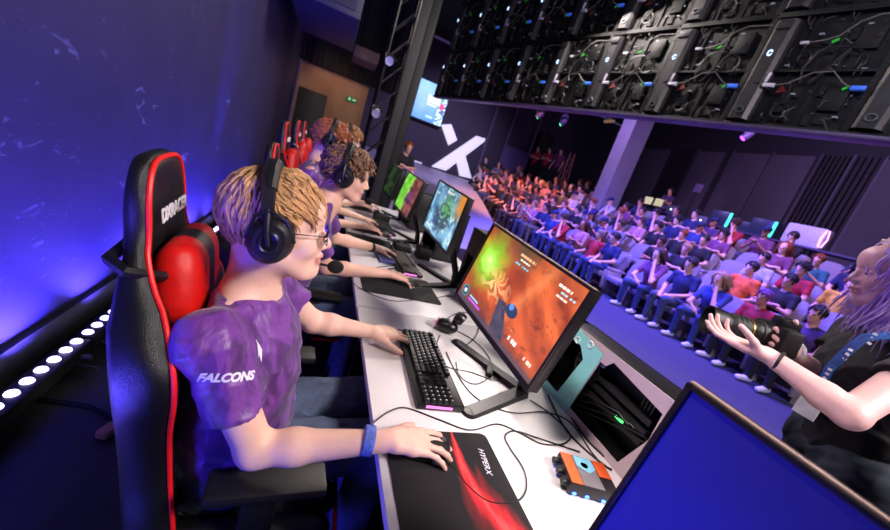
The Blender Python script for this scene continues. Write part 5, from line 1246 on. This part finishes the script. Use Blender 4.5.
# ceiling fixtures over the audience
for x, y, z, lb, col in ((6.6, 12.4, 4.35, 'small green-lit stage lamp hanging under the far LED wall', (.3, 1, .6)), (7.5, 12.2, 4.4, 'second green-lit stage lamp near the far audience', (.3, 1, .6)), (9.3, 6.9, 4.55, 'violet-lit moving head lamp hanging below the LED wall edge', (.6, .25, 1))):
    e = empty('stage_lamp', (x, y, z)); tag(e, lb, 'stage lamp', 'audience stage lamps'); b = MB(); b.box((0, 0, .22), (.2, .14, .08), bev=.01); b.lathe([(.0001, -.12), (.08, -.12), (.10, .0), (.07, .12), (.0001, .13)], rot=(.4, .5, 0), n=18); b.tube([(-.12, 0, .18), (-.13, 0, 0)], .015, 6); b.tube([(.12, 0, .18), (.13, 0, 0)], .015, 6); b.tube([(0, 0, .25), (0, 0, 6.9-z)], .02, 6); b.build('lamp_body', mat('lamp_violet_grey', (.5, .42, .6), .4), e)
    b = MB(); b.lathe([(.0001, -.125), (.07, -.125)], rot=(.4, .5, 0), n=18); m_ = mat('lamp_glow_%d' % int(x*10), col, .4, emit=6); b.build('lens', m_, e)
for x, y in ((9.2, 12.4), (9.9, 12.9)):
    b = MB(); b.box((0, 0, 0), (.10, .55, .09), bev=.02); b.tube([(0, 0, 0), (0, 0, 1.6)], .012, 6); o = b.build('hanging_lamp', mat('amber_lamp', (.62, .48, .36), .5, emit=.5)); o.location = (x, y, 5.3); tag(o, 'dim amber hanging lamp, '+('farther from' if x < 9.5 else 'closer to')+' the grey pillar', 'lamp', 'amber hanging lamps')
# sound desk and operators on the back tier
FZ = RISE*5
def zt(y): return gz(y)+FZ
def table(x, y0, y1, h, label, m_=None, d=.7):
    z = zt((y0+y1)/2); e = empty('table', (x, (y0+y1)/2, z)); tag(e, label, 'table'); b = MB(); b.box((0, 0, h-.02), (d, y1-y0, .05), bev=.005); b.build('table_top', m_ or mat('counter_violet', (.26, .23, .32), .5), e)
    for sx in (-1, 1):
        for sy in (-1, 1): b = MB(); b.box((sx*(d/2-.05), sy*((y1-y0)/2-.06), h/2-.02), (.05, .05, h-.04)); b.build('leg', steel, e, smooth=False)
    return z+h+.005
tz = table(11.6, 9.3, 11.7, .80, 'dark sound desk table right of the grey pillar')
tz2 = table(11.6, 8.0, 9.2, .78, 'dark table of the second laptop operator')
tc = table(11.5, 4.4, 8.5, .95, 'long dark counter of lit computers at the back of the hall', d=.5)
def laptop(x, y, z, rz, label, col=(.62, .62, .72)):
    e = empty('laptop', (x, y, z), rz); tag(e, label, 'laptop', 'laptops at the back'); m_ = mat('laptop_silver', col, .35, .6); b = MB(); b.box((.12, 0, .01), (.26, .40, .02), bev=.004); b.build('base', m_, e)
    b = MB(); b.box((-.03, 0, .15), (.015, .40, .28), rot=(0, -.22, 0), bev=.004); ld_ = b.build('lid', m_, e); b = MB(); b.lathe([(.0001, 0), (.025, 0)], M=Matrix.Translation((-.040, 0, .15)) @ Matrix.Rotation(-PI/2-.22, 4, 'Y'), n=16); b.build('lit_logo', mat('laptop_logo', (.9, .95, 1), .4, emit=3), ld_)
laptop(11.45, 9.8, tz, 0, 'silver laptop with lit lid logo on the sound desk'); laptop(11.45, 8.6, tz2, 0, 'laptop in front of the second operator, right of the sound desk', (.45, .55, .75))
e = empty('mixing_console', (11.6, 10.8, tz)); tag(e, 'mixing console with pale lit meter blocks on the sound desk', 'mixing console'); b = MB(); b.box((0, 0, .06), (.5, .9, .12), bev=.02); b.build('body', plastic, e)
for s in (-.24, .24):
    b = MB(); 
    for i in range(5): b.box((-.02, s, .20+i*.055), (.02, .36, .035))
    b.build('meter_block', mat('meter_pale', (.85, .85, .65), .5, emit=.9), e, smooth=False)
for y, lb in ((7.95, 'computer with a teal light bar at the left end of the back counter'), (6.75, 'computer with a teal light bar in the middle of the back counter')):
    e = empty('desktop_computer', (11.5, y, tc)); tag(e, lb, 'computer', 'counter computers'); b = MB(); b.box((0, .08, .24), (.3, .62, .46), bev=.02); b.build('case', mat('case_smoke', (.22, .25, .32), .3, .3), e); b = MB(); b.box((-.16, -.22, .24), (.03, .07, .42), bev=.01); b.build('light_bar', mat('teal_bar', (.25, .95, .75), .4, emit=2.0), e)
e = empty('desktop_computer', (11.5, 5.75, tc)); tag(e, 'white computer with a pink light ring on the back counter', 'computer', 'counter computers'); b = MB(); b.box((0, .1, .26), (.35, .85, .52), bev=.06); b.build('case', mat('case_white', (.80, .78, .88), .4), e); b = MB(); b.tube([(-.18, -.36, .06), (-.18, -.40, .26), (-.18, -.36, .47), (-.18, -.30, .47), (-.18, -.27, .26), (-.18, -.30, .06)], .016, 8, closed=True); b.build('light_ring', mat('pink_ring', (1, .65, .9), .4, emit=2.5), e)
b = MB(); b.box((0, 0, .16), (.05, .5, .30), bev=.01); b.box((0, 0, .01), (.2, .2, .02)); o = b.build('small_screen', mat('case_smoke', (.22, .25, .32), .3, .3)); o.location = (11.5, 7.3, tc); tag(o, 'small dark screen between the two teal-lit computers', 'screen')
e = empty('speaker_stand', (12.3, 9.9, zt(9.9))); b = MB(); b.tube([(0, 0, 0), (0, 0, 1.9)], .02, 8); [b.tube([(0, 0, .5), (.35*math.cos(a), .35*math.sin(a), .02)], .014, 6) for a in (0, 2.1, 4.2)]; b.build('tripod', plastic, e); b = MB(); b.box((0, 0, 2.0), (.14, .22, .30), bev=.02); b.build('head', mat('lamp_violet_grey', (.5, .42, .6), .4), e); tag(e, 'thin tripod stand with a small grey head behind the sound desk', 'stand')
b = MB()
for s in (-.2, .2): b.tube([(s, 0, 0), (s*.6, .25, 2.2)], .03, 6)
for i in range(7): b.tube([(-.2+.01*i, .04*i, .3*i+.15), (.2-.01*i, .04*i, .3*i+.15)], .02, 6)
for s in (-.2, .2): b.tube([(s, .55, 0), (s*.6, .25, 2.2)], .025, 6)
o = b.build('step_ladder', mat('ladder_wood', (.66, .45, .38), .6)); o.location = (10.2, 14.6, gz(14.6)+RISE*4); tag(o, 'reddish step ladder standing left of the grey pillar', 'ladder')
b = MB(); b.box((0, 0, .3), (1.5, 2.9, .6), bev=.01); o = b.build('riser', dark); o.location = (9.65, 15.6, gz(15.6)+RISE*3); tag(o, 'black riser under the standing people in red', 'riser')
for x, y, z, lb in ((9.9, 17.2, 3.9, 'black loudspeaker hanging on the far wall above the people in red'),):
    e = empty('loudspeaker', (x, y, z)); tag(e, lb, 'loudspeaker'); b = MB(); b.box((0, 0, .3), (.7, .5, 1.2), bev=.03); b.build('cabinet', dark, e); b = MB(); b.lathe([(.0001, .02), (.22, .0), (.25, .02)], c=(0, -.25, .1), rot=(PI/2, 0, 0), n=24); b.build('cone', plastic, e); b = MB(); b.tube([(0, 0, .9), (0, 0, 3.0)], .02, 6); b.build('hanger', plastic, e)
b = MB(); b.box((0, 0, 1.1), (1.5, .1, 3.0), bev=.01); o = b.build('partition', mat('violet_partition', (.30, .26, .42), .7)); o.location = (8.6, 17.1, 1.0); tag(o, 'violet-lit partition between the slim posts on the far wall', 'partition')
# ------------------------------------------------------------------ the audience
def figure(pose, h=.0155, stand=False):
    """a seated (or standing) person facing +x, origin on the floor under the hips; groups: 0 skin 1 shirt 2 trousers 3 shoes"""
    S = Sdf(); zs = .46 if not stand else .93
    lean = {'lap': (.03, .02), 'chin': (.10, .05), 'clap': (.02, .0), 'back': (-.06, -.02), 'cross': (-.02, 0), 'stand': (0, 0), 'fold': (0, 0)}[pose]
    pe = Vector((0, 0, zs+.06)); ch = Vector((lean[0], 0, zs+.38)); nb = Vector((lean[0]+lean[1]*.6, 0, zs+.555)); hd = Vector((lean[0]+lean[1]+.045, 0, zs+.725))
    S.ell(ch, (.11, .165, .18), .03, g=1); S.cap(pe, ch, .125, .13, .05, g=1)
    arms = {'lap': ((.06, .25, .24), (.30, .09, .14)), 'chin': ((.22, .20, .22), (.15, .06, .56)), 'clap': ((.12, .25, .26), (.30, .04, .42)), 'back': ((.0, .26, .22), (.24, .24, .17)), 'cross': ((.10, .25, .24), (.20, -.06, .30)), 'stand': ((-.02, .24, .25), (.06, .26, .02)), 'fold': ((.08, .25, .24), (.20, -.08, .32))}[pose]
    for s in (-1, 1):
        sh = Vector((lean[0]*.9, s*.185, zs+.50)); el = Vector((arms[0][0]+lean[0], s*arms[0][1], zs+arms[0][2])); wr = Vector((arms[1][0]+lean[0], s*arms[1][1], zs+arms[1][2]))
        if pose == 'chin' and s < 0: wr = Vector((.30, -.12, zs+.16))
        S.cap(nb-Vector((0, 0, .03)), sh, .05, .062, .04, g=1); m_ = sh.lerp(el, .62); S.cap(sh, m_, .062, .056, .03, g=1); S.cap(m_, el, .043, .040, .01, g=0); S.cap(el, wr, .040, .027, .01, g=0); d = (wr-el).normalized(); S.cap(wr, wr+d*.09, .030, .026, .01, g=0); S.cap(wr+d*.09, wr+d*.15+Vector((0, 0, -.02)), .024, .016, .01, g=0); S.cap(wr+d*.02, wr+d*.07+Vector((0, -s*.04, .02)), .014, .011, .008, g=0)
        if stand: hp, kn, an = Vector((0, s*.09, zs)), Vector((.02, s*.10, .50)), Vector((0, s*.11, .09))
        else: sp = {'lap': .11, 'chin': .17, 'clap': .14, 'back': .20, 'cross': .12}[pose]; hp, kn, an = Vector((0, s*.09, zs+.03)), Vector((.44, s*sp, zs+.06)), Vector((.42+(.10 if pose == 'back' else -.02), s*(sp+.01), .09))
        S.cap(hp, kn, .09, .066, .03, g=2); S.cap(kn, an, .064, .044, .02, g=2); S.cap(an+Vector((-.04, 0, -.035)), an+Vector((.15, s*.02, -.045)), .045, .036, .015, g=3)
    S.cap(hd+Vector((-.03, 0, -.06)), nb, .052, .056, .02, g=0)
    Mh = head_matrix(hd, 0, .15 if pose != 'chin' else .35, 0); H = Sdf(); K = 1.0
    H.ell((-.018, 0, .036), (.099, .077, .088), .015); H.ell((.03, 0, -.03), (.06, .056, .085), .03); H.cap((.086, 0, .01), (.112, 0, -.026), .010, .014, .01); H.ell((.07, 0, -.098), (.02, .024, .02), .02)
    for y in (-1, 1): H.sub((.105, y*.03, .0), (.018, .018, .012), .01); H.ell((-.004, y*.08, -.008), (.017, .009, .03), .01); H.cap((.084, y*.014, .024), (.074, y*.044, .02), .008, .008, .01)
    H.cap((.088, -.014, -.062), (.088, .014, -.062), .008, .008, .008); S.join(H.xf(Mh)); S.cut((0, 0, .012), (0, 0, -1))
    vt, F = sdf_mesh(S, h, relax=1); g = S.group(vt[F].mean(1))
    me = bpy.data.meshes.new('spectator_'+pose); vl = vt.tolist(); fl = F.tolist(); mi = g.tolist(); x = MB()
    for y in (-1, 1): x.ell((.083, y*.031, .0), (.008, .013, .008), n=8, M=Mh)
    n = len(vl); vl += [tuple(v) for v in x.v]; fl += [[i+n for i in f] for f in x.f]; mi += [4]*len(x.f)
    me.from_pydata(vl, [], fl); me.polygons.foreach_set('use_smooth', [True]*len(fl)); me.polygons.foreach_set('material_index', mi)
    for _ in range(5): me.materials.append(None)
    me.update(); return me, Mh
poses = ['lap', 'chin', 'clap', 'back', 'cross']
FIG = {p: figure(p) for p in poses}; FIG['stand'] = figure('stand', stand=True); FIG['fold'] = figure('fold', stand=True)
def crop_hair(kind):
    b = MB(); I = Matrix.Identity(4)
    if kind == 'cap':
        b.ell((-.02, 0, .06), (.112, .090, .085), n=16); b.ell((.10, 0, .06), (.075, .065, .012), n=14)
    else:
        cap_shell(b, I, 1.0, R=(.112, .091, .103), face=.058 if kind != 'bald' else -.3)
        if kind == 'short': scalp_tufts(b, I, 60, lambda p: Vector((.4, 0, -.5)), .06, .012, 1, .01, 3, lambda u: u.z > .1 and not (u.x > .7 and u.z < .5), seg=4)
        if kind == 'long': scalp_tufts(b, I, 70, lambda p: Vector((-.15, 0, -1)), .26, .017, 1, .012, 4, lambda u: u.z > -.2 and not (u.x > .35), seg=6, wave=.008)
        if kind == 'curly': scalp_tufts(b, I, 80, lambda p: Vector((.3, 0, -.4)), .055, .015, 1, .02, 6, lambda u: u.z > .0 and not (u.x > .7 and u.z < .5), seg=4, wave=.012)
    me = b.mesh('hair_'+kind, ang=180); me.materials.append(None); return me
HAIR = {k: crop_hair(k) for k in ('short', 'long', 'curly', 'cap')}
hcols = {'dark': (.09, .07, .065), 'brown': (.24, .15, .10), 'fair': (.62, .48, .32), 'red': (.50, .24, .12), 'grey': (.50, .48, .47), 'violet': (.42, .22, .48)}
HM = {k: mat('spectator_hair_'+k, v, .6, 0, .3, 50, bump=.3) for k, v in hcols.items()}
scols = {'navy': (.10, .13, .30), 'black': (.06, .06, .07), 'grey': (.42, .42, .46), 'white': (.66, .65, .68), 'red': (.62, .11, .15), 'purple': (.27, .17, .34), 'mauve': (.42, .22, .36), 'blue': (.15, .22, .44), 'orange': (.88, .38, .14), 'olive': (.28, .28, .18), 'teal': (.12, .36, .40), 'pink': (.66, .46, .50), 'yellow': (.80, .62, .18)}
SM = {k: mat('spectator_top_'+k, v, .8, 0, .3, 14, bump=.3) for k, v in scols.items()}
TM = [mat('spectator_jeans_%d' % i, c, .8, 0, .25, 20, bump=.3) for i, c in enumerate([(.16, .22, .40), (.07, .07, .09), (.24, .28, .38), (.36, .33, .30)])]
SK = [mat('spectator_skin_%d' % i, c, .55, 0, .06, 20) for i, c in enumerate([(.86, .66, .57), (.80, .58, .48), (.70, .48, .38), (.90, .72, .64)])]
SHM = [mat('spectator_shoe_%d' % i, c, .6, 0, .1, 20) for i, c in enumerate([(.08, .08, .09), (.85, .85, .88), (.35, .3, .3)])]
eye_d = mat('spectator_eye', (.05, .04, .04), .3)
R_ = random.Random(21); used = set(); PW_ = {'lap': 'hands in lap', 'chin': 'one hand at the face', 'clap': 'hands together', 'back': 'leaning back', 'cross': 'arms folded', 'stand': 'standing', 'fold': 'standing, arms folded'}
def spectator(x, y, z, rz, pose, hair, hcol, top, trousers=0, shoe=0, sk=0, scale=1.0, where='', group='seated audience', sc_lab=None):
    me, Mh = FIG[pose]; o = bpy.data.objects.new('spectator', me); COL.objects.link(o); o.location = (x, y, z+.002); o.rotation_euler = (0, 0, rz); o.scale = (scale,)*3
    for i, m_ in enumerate((SK[sk], SM[top], TM[trousers], SHM[shoe], eye_d)): o.material_slots[i].link = 'OBJECT'; o.material_slots[i].material = m_
    h = bpy.data.objects.new('hair' if hair != 'cap' else 'cap', HAIR[hair]); COL.objects.link(h); h.parent = o; h.matrix_local = Mh; h.material_slots[0].link = 'OBJECT'; h.material_slots[0].material = HM[hcol] if hair != 'cap' else SM['navy']
    hw = {'short': 'short %s hair', 'long': 'long %s hair', 'curly': 'curly %s hair', 'cap': 'a navy cap'}[hair]; hw = hw % hcol if '%' in hw else hw
    lb = sc_lab or 'person in %s top, %s, %s, %s' % (top, hw, PW_[pose], where)
    tag(o, lb, 'person', group); return o, lb
# seats
seat_m = mat('seat_grey_beige', (.50, .47, .50), .7, 0, .1, 18, bump=.15); shell_m = mat('seat_shell_beige', (.60, .55, .55), .5, 0, .06, 10)
def seat():
    e = empty('audience_seat', (0, 0, 0))
    b = MB(); n = 9; vs = []; 
    half = [(0, .40), (.24, .40), (.265, .55), (.27, .80), (.22, .93), (.10, .975), (0, .98)]; ol = [(y, z) for y, z in half]+[(-y, z) for y, z in reversed(half[1:-1])]; k = len(ol)
    for dx, sc in ((-.05, .8), (-.035, 1), (.03, 1), (.045, .88)):
        for y, z in ol: vs.append((-.19-(z-.4)*.28+dx+.5*y*y, y*sc, .68+(z-.68)*sc))
    b.add(vs, [tuple(range(k))[::-1], tuple(3*k+i for i in range(k))]+[(j*k+i, j*k+(i+1) % k, (j+1)*k+(i+1) % k, (j+1)*k+i) for j in range(3) for i in range(k)]); b.build('backrest', seat_m, e, ang=60)
    b = MB(); b.box((.07, 0, .385), (.50, .46, .11), bev=.035); b.build('seat_pad', seat_m, e)
    for s in (-1, 1): b = MB(); b.box((.08, s*.27, .32), (.34, .05, .42), rot=(0, .12, 0), bev=.03); b.box((.04, s*.27, .56), (.36, .06, .05), bev=.02); b.box((.06, s*.27, .06), (.08, .05, .12)); b.build('side_panel', shell_m, e)
    return e
s0 = seat(); first_seat = True; RN = ['front', 'second', 'third', 'fourth', 'back']
special = {(0, 0): ('lap', 'short', 'dark', 'purple', 1, 1), (0, 1): ('lap', 'short', 'violet', 'red', 1, 1), (0, 2): ('chin', 'long', 'fair', 'blue', 0, 1), (0, 3): ('lap', 'short', 'dark', 'navy', 2, 1), (0, 4): ('chin', 'long', 'brown', 'mauve', 0, 1), (0, 6): ('lap', 'short', 'dark', 'navy', 0, 0), (0, 7): ('back', 'short', 'grey', 'red', 0, 0), (0, 8): ('cross', 'long', 'brown', 'pink', 0, 0), (0, 9): ('chin', 'short', 'brown', 'red', 0, 0), (0, 10): ('lap', 'cap', 'dark', 'blue', 0, 0),
           (1, 1): ('cross', 'short', 'dark', 'black', 1, 0), (1, 2): ('back', 'short', 'dark', 'orange', 1, 0), (1, 5): ('cross', 'short', 'dark', 'black', 1, 0), (1, 7): ('clap', 'short', 'brown', 'grey', 0, 0), (1, 9): ('cross', 'cap', 'dark', 'grey', 0, 0), (2, 3): ('lap', 'short', 'dark', 'white', 1, 0), (2, 1): ('back', 'curly', 'red', 'yellow', 1, 0)}
empties = {(0, 5), (1, 3), (1, 6), (2, 4), (1, 0), (2, 0)}
lead = {}
for r in range(5):
    y = 2.62+.30*(r % 2); k = -1
    while y < (16.4 if r < 3 else 15.3):
        k += 1; yy = y; y += .62
        if yy > 14.4 and 9 < ROW0+r*PITCH: continue
        x = ROW0+r*PITCH+max(0, yy-12)*.13; z = gz(yy)+RISE*r
        if 8.6 < x < 10.0 and 9.95 < yy < 11.35: continue
        if x > 8.7 and yy > 13.7: continue
        rz = PI+R_.uniform(-.16, .16)+(.0 if yy < 10 else .15)
        zone_ = 'near the photographer' if yy < 4.2 else ('in the right half' if yy < 7.2 else ('in the middle' if yy < 10.6 else 'toward the cross logo'))
        emp = (r, k) in empties or (R_.random() < .05 and (r, k) not in special)
        st = s0 if first_seat else copy_tree(s0); first_seat = False; st.location = (x-.0, yy, z); st.rotation_euler = (0, 0, rz)
        if not emp:
            if (r, k) in special: pose, hair, hc, top, tr, shoe = special[(r, k)]
            else:
                pose = R_.choice(poses); hair = R_.choice(['short', 'short', 'short', 'short', 'long', 'curly', 'long', 'short', 'cap']); hc = R_.choice(['dark', 'dark', 'brown', 'brown', 'fair', 'red']); top = R_.choice(['navy', 'black', 'grey', 'white', 'red', 'purple', 'mauve', 'blue', 'olive', 'teal', 'black', 'navy', 'pink', 'black', 'grey', 'navy', 'black']); tr = R_.randrange(4); shoe = R_.choice([0, 0, 0, 2, 0, 2, 1])
            wh = RN[r]+' row '+zone_
            o, lb = spectator(x-.03, yy, z-.0, rz, pose, hair, hc, top, tr, shoe, R_.choice([0, 0, 1, 3, 2]), R_.uniform(.95, 1.05), wh)
            if lb in used: lb = lb.replace('person', 'person beside one in '+lead.get(r, 'grey'), 1).replace(' in the middle', ' middle').replace(' in the right half', ' right half')
            if len(lb.split()) > 16: lb = lb.replace(PW_[pose]+', ', '')
            o['label'] = lb
            used.add(lb); lead[r] = top; hw_ = {'cap': 'capped'}.get(hair, hair+'-haired')
            sl = 'beige seat under the %s %s person in %s, %s row, %s' % (hc, hw_, top, RN[r], zone_)
        else: sl = 'empty beige seat in the %s row, beside one in %s, %s' % (RN[r], lead.get(r, 'the aisle'), zone_)
        if sl in used: sl = sl.replace('beige seat', 'beige seat beside '+lead.get((r, 'p'), 'the aisle'), 1)
        if len(sl.split()) > 16: sl = sl.replace('%s %s person' % (hc, hw_), hw_+' person') if not emp else sl
        if len(sl.split()) > 16: sl = sl.replace(' person', '')
        if len(sl.split()) > 16: sl = sl.replace('in the right half', 'right side').replace('in the middle', 'middle').replace('toward the cross logo', 'by the cross logo')
        if len(sl.split()) > 16: sl = sl.replace(', %s row' % RN[r], ', '+RN[r])
        used.add(sl); lead[(r, 'p')] = 'one in '+(top if not emp else 'grey')
        tag(st, sl, 'seat', 'audience seats')
# people standing
zr = gz(15.6)+RISE*3+.6
for x, y, top, hc, pose, lb in ((9.45, 16.6, 'red', 'dark', 'fold', 'person in red T-shirt standing with folded arms, leftmost of the three'), (9.55, 15.7, 'red', 'brown', 'fold', 'person in red T-shirt standing in the middle of the three'), (9.65, 14.9, 'mauve', 'dark', 'stand', 'person in dark red top standing rightmost of the three')):
    spectator(x, y, zr, PI+.4, pose, 'short', hc, top, 1, 0, 0, 1.0, '', 'people standing on the riser', lb)
spectator(7.1, 16.9, gz(16.9), PI+.6, 'fold', 'short', 'dark', 'black', 1, 0, 0, 1, '', 'staff by the far wall', 'person in black standing left by the far wall next to the cross logo')
spectator(7.7, 16.6, gz(16.6), PI+.6, 'fold', 'long', 'brown', 'grey', 1, 0, 0, 1, '', 'staff by the far wall', 'person in grey standing by the far wall beside the slim post')
spectator(12.2, 10.8, zt(10.8), PI, 'fold', 'short', 'dark', 'purple', 1, 0, 1, 1, '', 'operators', 'operator in dark top standing behind the mixing console')
spectator(12.2, 8.6, zt(8.6)+.1, PI, 'lap', 'short', 'brown', 'mauve', 1, 0, 0, 1, '', 'operators', 'operator sitting behind the laptop right of the sound desk')
b = MB(); b.box((0, 0, .27), (.4, .4, .54), bev=.02); o = b.build('stool', plastic); o.location = (12.23, 8.6, zt(8.6)); tag(o, 'black stool of the seated laptop operator', 'stool')
# white jacket over the front row seat
S = Sdf(); S.cap((0, -.14, .0), (0, .14, 0), .06, .06, .03); S.cap((-.06, 0, -.08), (-.02, 0, -.30), .10, .07, .04); S.cap((.06, .02, -.08), (.10, .04, -.42), .07, .04, .04); vt, F = sdf_mesh(S, .014, fold_disp(.02, 5, (14, 12, 12)))
o = np_obj('jacket', vt, F, mat('white_jacket', (.80, .79, .84), .8, 0, .08, 20)); o.location = (ROW0+.28, 2.62+.62*4.5+.02, .95); tag(o, 'white jacket draped between seats in the front row', 'jacket')
# a person in dark clothes by the column past the players
spectator(1.55, 8.2, 0, -1.2, 'fold', 'short', 'red', 'black', 1, 0, 0, 1.0, '', 'staff by the column', 'person in black standing right of the narrow black column')
